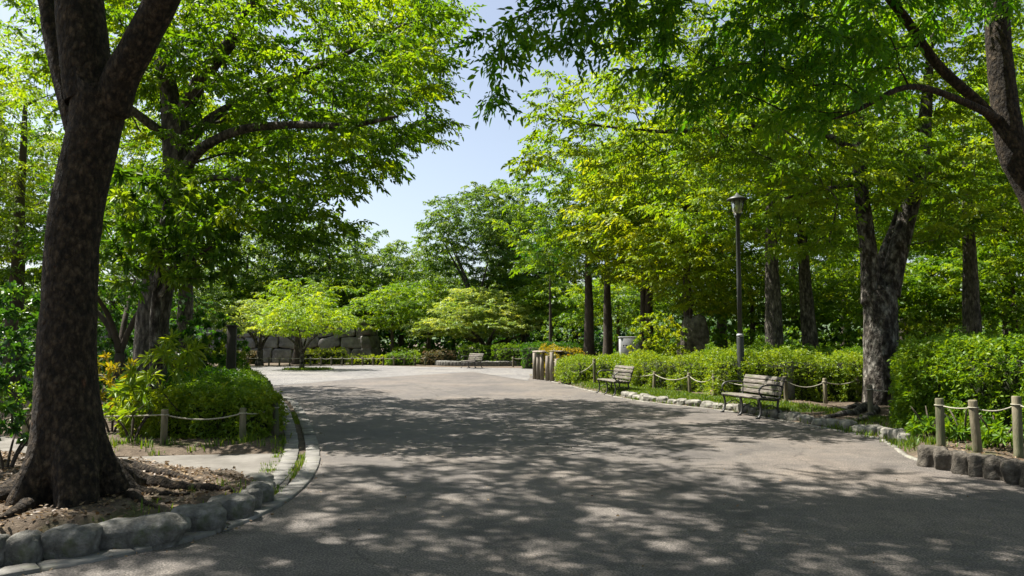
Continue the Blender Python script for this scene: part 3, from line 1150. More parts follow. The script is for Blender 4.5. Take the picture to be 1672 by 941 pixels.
# log edging behind the lawn strip
le0 = G(1100, 636)
log_edge = empty('log_edging', (le0[0], le0[1], 0), 'reddish log edging on the soil under the rounded hedges', 'log edging')
for a, b in ((G(1026, 629, .1), G(1126, 637.8, .1)), (G(1130, 638.2, .1), G(1168, 643, .1)), (G(1290, 651, .1), G(1345, 655, .1))):
    ml = MB()
    ml.tube(resample([a + [0, 0, .03], (a + b) / 2 + [0, 0, .04], b + [0, 0, .03]], .4) - [le0[0], le0[1], 0], .075, 10)
    ml.build('log', M['edging'], log_edge, True)

# ------------------------------------------------------------------ benches
def slat(m, c, L, w, t, ang, rs):
    """plank along local x centred on c, tipped by ang about x"""
    ca, sa = math.cos(ang), math.sin(ang)
    rot = np.array([[1, 0, 0], [0, ca, -sa], [0, sa, ca]])
    m.box(np.asarray(c) + rs.normal(0, .0015, 3), (L, w, t), rot, .006)


def iron_path(m, pts, w, r, x):
    """flat cast bar following pts (y,z) at local x"""
    P = resample([[x, a, b] for a, b in pts], .03)
    V, Fq = tube_geo(P, r, 8)
    cen = np.repeat(P, 8, 0)
    V[:, 0] = x + (V[:, 0] - x) * w
    m.add(V, Fq)


def bench(loc, rz, L, label, seed):
    """local: x along the bench, -y is where it faces"""
    rs = np.random.default_rng(seed)
    root = empty('park_bench', loc, label, 'bench', 'slatted park benches round the paving', rz)
    m = MB()
    for k in range(5):
        slat(m, (0, -.24 + k * .098, .43 - .006 * k + (.0 if k else -.012)), L, .086, .03, (.25 if k == 0 else -.04), rs)
    m.build('seat', M['bench_wood'], root)
    m = MB()
    for k, (y, z, a) in enumerate(((.225, .50, 1.32), (.252, .60, 1.30), (.283, .70, 1.22), (.325, .795, 1.02))):
        slat(m, (0, y, z), L, .088, .027, a, rs)
    m.build('backrest', M['bench_wood'], root)
    for x in (-L / 2 + .05, 0, L / 2 - .05):
        m = MB()
        iron_path(m, [(-.27, .40), (-.235, .33), (-.215, .2), (-.235, .08), (-.29, .012)], 1.5, .02, x)
        m.box((x, -.285, .012), (.05, .09, .024), None, .006)
        m.build('leg', M['iron'], root, True)
        m = MB()
        iron_path(m, [(.20, .41), (.17, .3), (.18, .16), (.24, .06), (.29, .012)], 1.5, .02, x)
        m.box((x, .285, .012), (.05, .09, .024), None, .006)
        m.build('leg', M['iron'], root, True)
        m = MB()
        iron_path(m, [(-.28, .395), (-.1, .385), (.1, .37), (.2, .39), (.245, .5), (.29, .66), (.35, .83)], 1.5, .018, x)
        iron_path(m, [(-.22, .16), (-.08, .24), (.05, .26), (.18, .17)], 1.2, .012, x)
        m.build('side_frame', M['iron'], root, True)
    for x in (-L / 2 + .02, L / 2 - .02):
        m = MB()
        iron_path(m, [(.285, .62), (.2, .665), (.05, .68), (-.12, .675), (-.22, .64), (-.265, .565), (-.245, .49), (-.19, .445), (-.13, .45)], 1.5, .017, x)
        m.build('armrest', M['iron'], root, True)
    return root


def bench_at(p_left, p_right, L, label, seed):
    d = p_right - p_left
    rz = math.atan2(d[1], d[0])
    mid = (p_left + p_right) / 2
    n = np.array([-math.sin(rz), math.cos(rz), 0])
    return bench(tuple(mid + n * .29), rz, L, label, seed)


bench_at(G(1177, 673), G(1240, 685), 1.55, 'weathered bench with a moss-stained backrest, beside the grey square post', 1)
bench_at(G(972, 641), G(1005, 648), 1.5, 'weathered bench where the lawn stones begin, near the small bush', 2)
bench_at(G(752, 601), G(775, 602.3), 1.45, 'dark bench far across the plaza under the wide spreading tree', 3)

# ------------------------------------------------------------------ lamp, bollard, cabinet, posts
lx = W(1211, 660, 18.8)
lamp = empty('street_lamp', (lx[0], lx[1], .1), 'tall black lamp post with a hat-shaped lantern rising out of the hedge', 'street lamp')
H = W(1207, 318, 18.8)[2] - .1
m = MB()
m.tube([[0, 0, -.1], [0, 0, .1], [0, 0, 1.55], [0, 0, 1.6]], [.1, .095, .09, .075], 16)
m.build('base_sleeve', M['lamp_black'], lamp, True)
m = MB()
m.tube([[0, 0, 1.58], [0, 0, 1.62], [0, 0, 1.66]], [.085, .092, .08], 16)
m.build('collar', M['cabinet'], lamp, True)
m = MB()
m.tube([[0, 0, 1.6], [0, 0, 3], [0, 0, H - .62], [0, 0, H - .58], [0, 0, H - .5]], [.062, .058, .05, .07, .1], 16)
m.build('pole', M['lamp_black'], lamp, True)
m = MB()
zl = np.array([H - .5, H - .44, H - .14])
m.tube(np.stack([zl * 0, zl * 0, zl], -1), [.10, .125, .175], 8)
lg = m.build('lantern', M['lantern_glass'], lamp)
m = MB()
for k in range(8):
    a = k * math.pi / 4
    m.tube([[.127 * math.cos(a), .127 * math.sin(a), H - .45], [.18 * math.cos(a), .18 * math.sin(a), H - .13]], .008, 4)
m.build('lantern_rib', M['lamp_black'], lg)
m = MB()
m.tube([[0, 0, H - .15], [0, 0, H - .12], [0, 0, H - .06], [0, 0, H - .02], [0, 0, H + .05]], [.26, .265, .15, .06, .015], 16)
m.build('lamp_cap', M['lamp_black'], lamp, True)

p = zb(lawn_bed, G(1289, 655, .1))
bo = empty('bollard', p, 'grey square stone post with a wider head, behind the right arm of the nearer bench', 'post')
m = MB()
m.box((0, 0, .33), (.2, .2, .9), rotz(.3), .015)
m.build('shaft', M['bollard'], bo)
m = MB()
m.box((0, 0, .86), (.24, .24, .17), rotz(.3), .02)
m.build('head', M['bollard'], bo)

c = W(1027, 600, 30)
cb = empty('utility_cabinet', (c[0], c[1], .05), 'pale grey utility cabinet with small dark signs behind the rounded hedges', 'cabinet')
m = MB()
m.box((0, 0, .82), (.74, .45, 1.64), None, .02)
m.build('body', M['cabinet'], cb)
m = MB()
m.box((0, 0, 1.665), (.8, .5, .05), None, .015)
m.build('lid', M['cabinet'], cb)
m = MB()
for x in (-.24, -.14):   # two little triangles and a bar, as on the photographed panel
    m.add([[x - .04, -.228, 1.36], [x + .04, -.228, 1.36], [x + .005, -.228, 1.28], [x - .005, -.228, 1.28]], [[3, 2, 1, 0]])
m.add([[-.28, -.228, 1.26], [-.1, -.228, 1.26], [-.1, -.228, 1.245], [-.28, -.228, 1.245]], [[3, 2, 1, 0]])
m.build('sign_mark', M['dark_mark'], cb)

gp = W(377, 612, 19.5)
g = MB()
g.box((0, 0, .95), (.22, .22, 2.0), rotz(.2), .02)
g.box((0, 0, 1.97), (.26, .26, .06), rotz(.2), .012)
tag(g.build('gate_post', M['gate_wood'], None, False, (gp[0], gp[1], 0)), 'black square timber post standing behind the clipped hedge at the plaza corner', 'post')

# log enclosure by the far end of the lawn
lgp = [(873, 616, 1.0), (879, 616.8, .98), (885, 617.5, .95), (893, 612, 1.0), (894, 618.6, .9), (901, 619.5, 1.05), (907, 613, .95), (909, 620.3, .8), (917, 614.5, 1.0)]
b0 = G(893, 616)
le = empty('log_fence', (b0[0], b0[1], 0), 'weathered log enclosure with flat caps beside the plaza, dry plants inside', 'log fence')
lrs = np.random.default_rng(6)
for x, y, h in lgp:
    p = G(x, y, .08) - [b0[0], b0[1], 0]
    m = MB()
    m.tube([p - [0, 0, .1], p + [0, 0, h * .5], p + [0, 0, h]], [.085, .082, .076], 12)
    m.build('post', M['log_wood'], le, True)
for (xa, ya), (xb, yb) in (((874, 616.5), (887, 618)), ((891, 612.5), (917, 615)), ((875, 615.5), (894, 611.5))):
    a = G(xa, ya, .08) - [b0[0], b0[1], 0] + [0, 0, 1.02]
    b = G(xb, yb, .08) - [b0[0], b0[1], 0] + [0, 0, 1.02]
    d = norm(b - a)
    m = MB()
    m.box((a + b) / 2 + [0, 0, .03], (np.linalg.norm(b - a) + .2, .2, .06), rotz(math.atan2(d[1], d[0])), .02)
    m.build('cap_plank', M['log_wood'], le)

# dark standing stone
p = W(1131, 600, 27)
o = link('standing_stone', rock_mesh('standing_stone', 1.05, .9, 2.9, 141, M['stone_brown'], .25, .16, 28), None, (p[0], p[1], .95))
tag(o, 'big brown weathered standing stone behind the yellow-green shrub', 'stone')

# white low wall glimpsed far left
p0, p1 = W(-60, 590, 27), W(66, 590, 27)
m = MB()
m.box((0, 0, .45), (np.linalg.norm(p1 - p0) + 3, .3, 1.15), None, .03)
m.box((0, 0, 1.05), (np.linalg.norm(p1 - p0) + 3.1, .38, .07), None, .015)
tag(m.build('low_wall', M['white_wall'], None, False, ((p0[0] + p1[0]) / 2 - 1.5, 27, 0)), 'pale low wall glimpsed behind the foreground trunk at far left', 'wall')

# ------------------------------------------------------------------ castle-like stone wall at the back of the plaza
def stone_wall():
    rs = np.random.default_rng(31)
    a, b = W(110, 590, 53), W(606, 590, 53)
    L = np.linalg.norm(b - a)
    root = empty('stone_wall', (a[0], a[1], 0), 'big grey wall of fitted boulders behind the plaza on the left', 'wall')
    Hh = 3.0
    m = MB()   # battered core
    V = [[0, .25, -.2], [L - .2, .25, -.2], [L - .2, 4, -.2], [0, 4, -.2], [0, .8, Hh - .25], [L - 1.0, .8, Hh - .25], [L - 1.0, 4, Hh - .25], [0, 4, Hh - .25]]
    m.add(V, [[3, 2, 1, 0], [4, 5, 6, 7], [0, 1, 5, 4], [1, 2, 6, 5], [2, 3, 7, 6], [3, 0, 4, 7]])
    m.build('wall_core', M['joint'], root)
    Vs, Fs, off = [], [], 0

    def face(org, ux, length, nrm, shrink):
        nonlocal off
        z = 0.0
        row = 0
        while z < Hh - .2:
            h = min(rs.uniform(.6, 1.05), Hh - z)
            x = rs.uniform(-.3, 0)
            lim = length - shrink * z
            while x < lim:
                w = rs.uniform(.55, 1.7)
                if x + w > lim - .3:
                    w = lim - x
                if w > .15:
                    me = rock_mesh('tmp', w * .98, .7, h * .99, rs.uniform(0, 200), M['wall_stone'], 1.7, .09, 9)
                    v = np.empty(len(me.vertices) * 3)
                    me.vertices.foreach_get('co', v)
                    v = v.reshape(-1, 3)
                    f = np.empty(len(me.polygons) * 4, int)
                    me.loops.foreach_get('vertex_index', f)
                    bpy.data.meshes.remove(me)
                    an = rs.normal(0, .13)
                    ca, sa = math.cos(an), math.sin(an)
                    v = v @ np.array([[ca, 0, -sa], [0, 1, 0], [sa, 0, ca]]).T
                    c = np.array([x + w / 2, rs.normal(0, .05), z + h / 2])
                    v = v + c
                    bat = v[:, 2] * .2
                    wv = org + ux * v[:, :1] + nrm * (-v[:, 1:2] - .1) + np.array([0, 0, 1.0]) * v[:, 2:3] - nrm * bat[:, None]
                    Vs.append(wv)
                    Fs.append(f.reshape(-1, 4) + off)
                    off += len(wv)
                x += w + .02
            z += h
            row += 1
    face(np.array([0, 0, 0.0]), np.array([1.0, 0, 0]), L, np.array([0, -1.0, 0]), .22)
    face(np.array([L, 0, 0.0]), np.array([0, 1.0, 0]), 4, np.array([1.0, 0, 0]), .1)
    me = np_mesh('stone_facing', np.vstack(Vs), np.vstack(Fs), 4, M['wall_stone'], None, True)
    link('stone_facing', me, root)


stone_wall()

# stone edging round the foot of the spreading tree
c0 = G(792, 596)
pl = empty('stone_planter', (c0[0], c0[1], 0), 'low ring of stones edging the ground under the wide spreading tree', 'stone edging')
Vs, Fs, off = [], [], 0
prs2 = np.random.default_rng(9)
for k in range(34):
    a = math.pi + k / 33 * math.pi
    me = rock_mesh('tmp', .5, .35, .36, 200 + k, M['stone_dark'], .65, .08, 7)
    v = np.empty(len(me.vertices) * 3)
    me.vertices.foreach_get('co', v)
    v = v.reshape(-1, 3)
    f = np.empty(len(me.polygons) * 4, int)
    me.loops.foreach_get('vertex_index', f)
    bpy.data.meshes.remove(me)
    v = v @ rotz(a + math.pi / 2).T + np.array([3.1 * math.cos(a), 2.1 * math.sin(a), .12])
    Vs.append(v)
    Fs.append(f.reshape(-1, 4) + off)
    off += len(v)
link('stone_ring', np_mesh('stone_ring', np.vstack(Vs), np.vstack(Fs), 4, M['stone_dark'], None, True), pl)

# ------------------------------------------------------------------ hedges and shrubs
def hedge(name, label, path, width, height, dens, leafL, mat, seed, cat='hedge', group=None, z0=0.05, detail=True, bump=.07, tint=(.5, .22), jitd=.10, core=True, templ=None, taper=1.0):
    """clipped hedge swept along path with rounded shoulders and ends"""
    rs = np.random.default_rng(seed)
    P = resample([[p[0], p[1], 0] for p in path], .25) if len(path) > 1 else np.array([[path[0][0], path[0][1], 0]] * 2) + np.array([[-.01, 0, 0], [.01, 0, 0]])
    seg = np.concatenate([[0], np.cumsum(np.linalg.norm(np.diff(P, axis=0), axis=1))])
    L = seg[-1]
    T = norm(np.gradient(P, axis=0))
    root = empty(name, (P[:, 0].mean(), P[:, 1].mean(), 0), label, cat, group)
    org = np.array([P[:, 0].mean(), P[:, 1].mean(), 0])
    hw = width / 2
    peri = 2 * height + width
    n = int(dens * peri * (L + width))

    def surf(s, u):
        """s in [-hw, L+hw], u in [-1,1] across; returns point, normal"""
        sc = np.clip(s, 0, L)
        c = np.stack([np.interp(sc, seg, P[:, k]) for k in range(3)], -1)
        t = norm(np.stack([np.interp(sc, seg, T[:, k]) for k in range(3)], -1))
        nn = np.stack([-t[:, 1], t[:, 0], np.zeros(len(t))], -1)
        e = (s - sc) / hw                               # -1..1 beyond the ends
        ew = np.sqrt(np.clip(1 - e * e, 0, 1))
        ang = u * math.pi / 2
        k = .45                                         # superellipse shoulder
        cx = np.sign(np.sin(ang)) * np.abs(np.sin(ang)) ** k
        cz = np.abs(np.cos(ang)) ** k
        lat = cx * hw * ew
        hz = height * (.86 + .14 * ew)
        p = c + nn * lat[:, None] + t * (e * hw)[:, None] + np.array([0, 0, 1.0]) * (cz * hz + z0)[:, None]
        nv = nn * (np.sin(ang) * ew)[:, None] + t * e[:, None] + np.array([0, 0, 1.0]) * np.cos(ang)[:, None] * .9
        return p, norm(nv)
    s = rs.uniform(-hw, L + hw, n)
    # even the density round the section
    w = rs.uniform(0, .856, n)
    side_ = rs.uniform(0, 1, n) < height * 2 / peri
    u = np.where(side_, np.arccos(w ** (1 / .45)), np.arcsin(w ** (1 / .45))) * 2 / math.pi * np.where(rs.uniform(0, 1, n) < .5, 1, -1)
    p, nv = surf(s, u)
    dep = rs.exponential(jitd, n)
    p = p + nv * (noise3(p, 2.0) * bump + noise3(p, 6) * bump * .5 - dep + .03)[:, None]
    # a few shoots stand proud
    sh = rs.uniform(0, 1, n) < .035
    p = p + (nv * .3 + np.array([0, 0, 1.0])) * (sh * rs.uniform(.02, .12, n))[:, None] * (nv[:, 2:3] > .2)
    p[:, 2] = np.maximum(p[:, 2], z0 + .02)
    D = norm(nv + rs.normal(0, .55, (n, 3)) + np.array([0, 0, .25]))
    tn = rs.normal(tint[0], tint[1] * .4, n) + noise3(p, 1.3) * tint[1] * .6 + noise3(p, 5) * tint[1] * .35
    tp = templ or rosette_template(5)
    g = leaves(p - org, D, rs.uniform(.7, 1.25, n), tp, leafL, leafL * .46, tn, detail, .25, rs, 1.0)
    leaf_object([g], 'foliage', mat, root)
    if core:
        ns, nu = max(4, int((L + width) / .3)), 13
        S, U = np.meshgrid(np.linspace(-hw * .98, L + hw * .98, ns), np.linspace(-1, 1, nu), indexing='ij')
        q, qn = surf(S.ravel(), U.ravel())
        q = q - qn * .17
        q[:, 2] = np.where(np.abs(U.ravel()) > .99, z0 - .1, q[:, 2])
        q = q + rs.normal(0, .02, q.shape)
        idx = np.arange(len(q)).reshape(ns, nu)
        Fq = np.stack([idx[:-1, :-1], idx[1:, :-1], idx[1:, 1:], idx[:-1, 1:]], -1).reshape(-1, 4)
        link('dark_core', np_mesh('dark_core', q - org, Fq, 4, M['core'], None, True), root)  # solid dark shell added inside the leaves to block see-through
    return root


# low clipped hedge on the left
bk = [p for p in offset(Lcurve, 1.7) if 12.9 < p[1] < G(0, 650)[1] - .8 and p[0] < -3]
hedge('clipped_hedge', 'low clipped green hedge along the left kerb, running back from the corner fence post', [tuple(bk[0][:2]), tuple(bk[len(bk) // 2][:2]), tuple(bk[-1][:2])], 1.75, .68, 700, .045, M['leaf_hedge'], 41, tint=(.45, .22), jitd=.08)
hedge('clipped_hedge', 'loose front hedge facing the side path behind the two wooden posts on the left', [(W(250, 700, 12.1)[0], 12.45), (W(330, 700, 12)[0], 12.3), (W(385, 700, 12.2)[0], 12.3)], 1.25, .60, 700, .06, M['leaf_lime'], 40, tint=(.55, .25), jitd=.09, bump=.13)
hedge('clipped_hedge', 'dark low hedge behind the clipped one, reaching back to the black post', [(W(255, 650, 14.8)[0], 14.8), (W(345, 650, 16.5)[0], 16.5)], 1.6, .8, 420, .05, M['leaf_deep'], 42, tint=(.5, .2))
# right side rounded hedges
hedge('rounded_bush', 'small clipped bush behind the far bench, right of the log enclosure', [(W(935, 620, 27.5)[0], 27.5), (W(958, 620, 26.5)[0], 26.5)], 1.2, .85, 380, .05, M['leaf_lime'], 43, cat='bush', z0=.1)
hedge('clipped_hedge', 'clipped hedge directly behind the bench by the small bush', [(W(996, 600, 26)[0], 26), (W(1050, 600, 25)[0], 25)], 1.5, .88, 480, .05, M['leaf_lime'], 44, z0=.1, bump=.15)
hedge('clipped_hedge', 'bright clipped hedge between the bench pair, left of the lamp post', [(W(1068, 610, 23.6)[0], 23.6), (W(1150, 610, 22)[0], 22)], 1.5, 1.0, 520, .05, M['leaf_lime'], 45, z0=.1, bump=.16)
hedge('clipped_hedge', 'long bright clipped hedge behind the nearer bench and grey post', [(W(1212, 620, 19.2)[0], 19.4), (W(1290, 620, 19)[0], 19.0), (W(1390, 620, 19)[0], 19.2)], 1.6, 1.1, 600, .05, M['leaf_lime'], 46, z0=.1, bump=.17)
hedge('clipped_hedge', 'second hedge row behind the lamp post and grey trunks', [(W(1180, 600, 23)[0], 23.5), (W(1300, 600, 22.4)[0], 22.6), (W(1440, 600, 22)[0], 22)], 1.6, 1.15, 300, .055, M['leaf_hedge'], 47, z0=.1, bump=.2)
hedge('clipped_hedge', 'dark hedge behind the pale forked trunk', [(W(1420, 600, 19.6)[0], 19.8), (W(1560, 600, 18.6)[0], 18.6)], 1.4, 1.2, 420, .048, M['leaf_hedge'], 48, z0=.1, tint=(.35, .2))
hedge('tall_hedge', 'tall dense hedge at the right edge behind the thick fence posts', [(W(1582, 700, 12.4)[0], 12.4), (W(1700, 700, 11.6)[0], 11.5), (9.8, 10.6)], 2.1, 1.42, 720, .066, M['leaf_hedge'], 49, z0=.1, bump=.12, jitd=.1)
hedge('tall_hedge', 'hedge running back from the tall right hedge towards the wood', [(8.6, 14.2), (10.5, 16.4), (14.5, 16.0)], 1.8, 1.5, 420, .05, M['leaf_hedge'], 50, z0=.1)
# far ones round the plaza
far_h = [((655, 690), 50, 1.0, 1.1, 'leaf_lime', 'flat-topped pale green hedge in front of the far trees'), ((640, 672), 47.5, .75, .9, 'leaf_hedge', 'low green hedge at the plaza edge left of the planter'),
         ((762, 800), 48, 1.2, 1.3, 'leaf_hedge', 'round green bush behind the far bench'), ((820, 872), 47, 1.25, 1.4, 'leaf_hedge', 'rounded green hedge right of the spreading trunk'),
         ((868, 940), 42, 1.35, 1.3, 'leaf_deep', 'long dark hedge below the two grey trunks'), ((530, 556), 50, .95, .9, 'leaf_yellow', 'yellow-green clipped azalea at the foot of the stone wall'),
         ((497, 512), 50.5, .8, .8, 'leaf_yellow', 'small yellow-green azalea behind the plaza maple'), ((392, 412), 50, .8, .8, 'pink_leaf', 'pinkish low azalea near the black post'),
         ((700, 735), 48, .9, .8, 'pink_leaf', 'pink-tinged shrub row behind the far bench'), ((575, 640), 48.5, .55, .7, 'leaf_yellow', 'thin row of yellowish shrubs behind the far rope fence')]
for i, ((x0, x1), d, h, wd, mt, lab) in enumerate(far_h):
    hedge('far_hedge', lab, [(W(x0, 590, d)[0], d), (W(x1, 590, d)[0], d)], wd, h, 90, .10, M[mt], 60 + i, detail=False, cat='hedge' if i < 5 else 'shrub', bump=.12, z0=0)
hedge('dry_plant', 'dry amber plants filling the log enclosure', [(W(898, 610, 32.5)[0], 32.5), (W(926, 610, 31.5)[0], 31.5)], 1.2, 1.25, 140, .09, M['leaf_amber'], 75, cat='plant', bump=.2, jitd=.2)


def shrub(kind, label, loc, ells, seed, mat, per=6, nl=9, leafL=.11, leafW=.03, spacing=.28, stems=6, bark='bark_brown', detail=True, tint=(.5, .25), templ=None, cat='shrub', group=None, size=(.8, 1.2), pitch=(-.1, .9), back=.3, tip=.004):
    root = empty(kind, loc, label, cat, group)
    t = Tree(seed)
    rs = t.rs
    for q in range(stems):
        a = q * 6.283 / stems + rs.uniform(-.4, .4)
        h = rs.uniform(.3, .5)
        t.limb([[math.cos(a) * .03, math.sin(a) * .03, -.05], [math.cos(a) * .12, math.sin(a) * .12, h * .5], [math.cos(a) * .28, math.sin(a) * .28, h]], [.018, .015, .011], parent=None if q == 0 else 0, step=.12)
    C = crown_points(ells, spacing, rs, .5, -.7, 1.6, cap=260)
    t.grow(C, .1, .2, .15, .03, .02)
    t.radii(tip)
    t.mesh('stems', M[bark], root, .03, 0, sides=(4, 8))
    tp = templ or rosette_template(nl, 1.1)
    t.foliage('foliage', M[mat], root, per, nl, .2, leafL, leafW, .2, pitch, detail, back, tint, size, .2, .5, tp)
    return root


def ell(x, y, z, a, b, c):
    return (np.array([x, y, z], float), np.array([a, b, c], float))


s1 = W(275, 720, 12.0)
shrub('lance_leaf_shrub', 'bright shrub with whorls of long narrow leaves above the low hedge', (s1[0], s1[1], .05), [ell(.05, 0, 1.3, .5, .4, .3), ell(-.35, -.2, .85, .4, .35, .3)], 81, 'leaf_lime', per=2, nl=13, leafL=.2, leafW=.036, spacing=.24, tint=(.5, .25))
s2 = W(215, 720, 11.4)
shrub('lance_leaf_shrub', 'lower narrow-leaved shrub by the foreground trunk, behind the sagging rope', (s2[0], s2[1], .05), [ell(0, 0, .55, .42, .35, .25)], 82, 'leaf_lime', per=2, nl=11, leafL=.16, leafW=.034, spacing=.22, tint=(.4, .25))
s3 = W(182, 720, 12.6)
shrub('amber_shrub', 'amber-leaved shrub peeping out right of the foreground trunk', (s3[0], s3[1], .05), [ell(0, 0, 1.0, .3, .3, .35), ell(.05, 0, .5, .3, .3, .25)], 83, 'leaf_amber', per=2, nl=10, leafL=.14, leafW=.035, spacing=.22)
s4 = W(10, 740, 8.6)
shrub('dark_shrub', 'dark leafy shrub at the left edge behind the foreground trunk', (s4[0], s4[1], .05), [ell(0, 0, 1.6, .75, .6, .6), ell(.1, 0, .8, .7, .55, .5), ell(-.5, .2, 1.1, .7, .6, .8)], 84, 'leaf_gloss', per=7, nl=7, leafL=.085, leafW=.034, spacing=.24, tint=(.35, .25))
s5 = W(45, 690, 13)
shrub('dark_shrub', 'low amber-flecked shrub beyond the side path at far left', (s5[0], s5[1], .05), [ell(0, 0, .7, 1.1, .6, .5)], 85, 'leaf_hedge', per=6, nl=7, leafL=.08, leafW=.034, spacing=.24, tint=(.55, .35))
s6 = W(1075, 600, 25.8)
shrub('yellow_shrub', 'yellow-green loose shrub in front of the standing stone', (s6[0], s6[1], .1), [ell(0, 0, 1.75, 1.0, .8, .75), ell(0, 0, 1.1, 1.1, .8, .5)], 86, 'leaf_yellow', per=6, nl=8, leafL=.11, leafW=.045, spacing=.3, tint=(.45, .3), detail=False)
for i, (x, d, sc, mt, lab, sd) in enumerate((
        (130, 17.5, 1.3, 'leaf_gloss', 'dark shrub seen between the foreground trunk and the pale thin trunk', 90),
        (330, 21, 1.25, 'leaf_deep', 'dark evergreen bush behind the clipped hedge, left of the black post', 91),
        (352, 22, .9, 'leaf_lime', 'small bright shrub beside the black post', 92),
        (1400, 26, 1.2, 'leaf_hedge', 'loose green shrub between the leaning grey trunk and the pale trunk', 93),
        (1500, 25, 1.3, 'leaf_lime', 'bright young shrub in the wood right of the pale trunk', 94),
        (1545, 30, 1.5, 'leaf_hedge', 'woodland shrub beside the far right brown trunk', 95),
        (1640, 24, 1.5, 'leaf_hedge', 'woodland shrub above the tall right hedge', 96),
        (1200, 28, 1.4, 'leaf_hedge', 'woodland shrub behind the lamp post', 97),
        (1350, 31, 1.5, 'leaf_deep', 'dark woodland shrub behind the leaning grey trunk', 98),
        (915, 47, 1.6, 'leaf_hedge', 'shrub under the trees left of the two grey trunks', 99),
        (1040, 40, 1.8, 'leaf_hedge', 'shrub under the trees behind the utility cabinet', 100))):
    p = W(x, 600, d)
    shrub('woodland_shrub', lab, (p[0], p[1], 0), [ell(0, 0, 1.2 * sc, 1.0 * sc, .9 * sc, .75 * sc), ell(.2, 0, .6 * sc, 1.1 * sc, .9 * sc, .5 * sc)], sd, mt, per=6, nl=8, leafL=.13, leafW=.055, spacing=.3 * sc, tint=(.45, .3), detail=False)

SUN_EL = 60.0
SUN_AZ = np.array([-.91, .415])
COT = 1 / math.tan(R(SUN_EL))
zones = [([G(985, 690), G(1250, 712), G(1500, 742), G(1672, 775), G(1672, 828), G(1400, 815), G(1180, 800), G(1040, 760), G(900, 745)], .85),
         ([G(170, 732), G(170, 668), G(440, 650), G(470, 690), G(470, 732)], .9),
         ([G(940, 600), G(1290, 640), G(1430, 700), G(1290, 695), G(1030, 660), G(930, 632)], .7)]


def sunfleck(q, seed=5):
    """False for the boughs that would shade the openings of the canopy"""
    g_ = q[:, :2] - SUN_AZ * (q[:, 2:3] * COT)
    u_ = np.random.default_rng(seed).uniform(0, 1, len(q))
    keep = np.ones(len(q), bool)
    for z_, pr in zones:
        keep &= ~(inside(z_, g_) & (u_ < pr))
    return keep


for i_, (x_, y_, sd_) in enumerate(((1575, 722, 151), (1632, 735, 152), (1520, 716, 153))):
    q_ = zb(lawn_bed, G(x_, y_, .1))
    shrub('fern_plant', ['low fern-like plant between the two left posts of the front right fence', 'low fern-like plant beside the tallest front fence post', 'small leafy plant left of the front right fence, above the kerb bay'][i_],
          tuple(q_), [ell(0, 0, .16, .3, .25, .12)], sd_, 'leaf_hedge', per=3, nl=9, leafL=.13, leafW=.035, spacing=.13, stems=4, cat='plant')

# ------------------------------------------------------------------ hero trees
# 1. the big forked trunk in the left foreground
D1 = 6.9
def T1P(px, py, d=D1):
    return W(px, py, d)


t1c = G(112, 838)
t1 = Tree(101)
root1 = empty('foreground_tree', (0, 0, 0), 'massive dark forked trunk in the left foreground with flaring roots', 'tree')
tr_pts = [np.array([t1c[0], t1c[1] + .05, -.1]), np.array([t1c[0], t1c[1] + .05, .12]), T1P(113, 770), T1P(111, 700), T1P(108, 600), T1P(113, 500), T1P(119, 400), T1P(134, 300), T1P(155, 205), T1P(165, 150)]
f0, trunk_top = t1.limb(tr_pts, [.41, .37, .315, .28, .252, .232, .226, .228, .235, .25], step=.045)
_, la = t1.limb([T1P(150, 175), T1P(141, 110), T1P(134, 50), T1P(129, -10), T1P(115, -160, 6.8), T1P(60, -380, 6.4)], [.225, .218, .214, .21, .18, .11], parent=trunk_top, step=.05)
_, lb = t1.limb([T1P(178, 190), T1P(197, 130, 6.8), T1P(226, 75, 6.7), T1P(262, 5, 6.6), T1P(330, -130, 6.3), T1P(450, -300, 5.8)], [.17, .158, .148, .142, .12, .08], parent=trunk_top, step=.05)
t1.limb([T1P(128, 215, 7.1), T1P(104, 130, 7.2), T1P(86, 60, 7.3), T1P(74, -10, 7.4), T1P(30, -150, 7.8)], [.12, .1, .09, .085, .06], parent=trunk_top - 12, step=.06)
e1 = [ell(-4.5, 8.6, 10.2, 4.4, 4.2, 1.7), ell(-.6, 8.2, 9.8, 3.6, 3.2, 1.7), ell(-4, 4.5, 9.2, 4.5, 3.0, 2.0)]
C1 = crown_points(e1, .56, t1.rs, .5, -.6, .7, cut=lambda q: (q[:, 2] > np.maximum(5.6, 1.9 + q[:, 1] * .53)) & sunfleck(q), cap=1250)
t1.grow(C1, 5.0, .3, .4, .05, .04)
t1.radii(.006)
t1.mesh('trunk', M['bark_dark'], root1, .055, .008, flare=(.26, 1.15, 6, (t1c[0], t1c[1] + .05), 1.2), sides=(4, 56), sc=150, base_z=.1)
t1.foliage('crown', M['leaf_zelkova'], root1, 9, 13, .44, .11, .052, .3, (-.4, .3))
roots = [([(175, 775), (215, 784), (265, 795), (330, 800), (392, 803)], [.12, .085, .065, .05, .02]), ([(180, 762), (225, 768), (280, 775), (322, 784)], [.09, .06, .04, .015]),
         ([(190, 790), (225, 806), (262, 812), (310, 808)], [.07, .05, .03, .012]), ([(62, 798), (25, 815), (-25, 832), (-80, 846)], [.15, .11, .08, .05]), ([(74, 808), (50, 830), (22, 846), (-10, 856)], [.12, .075, .045, .015]), ([(165, 785), (198, 806), (228, 822), (255, 830)], [.11, .07, .04, .012])]
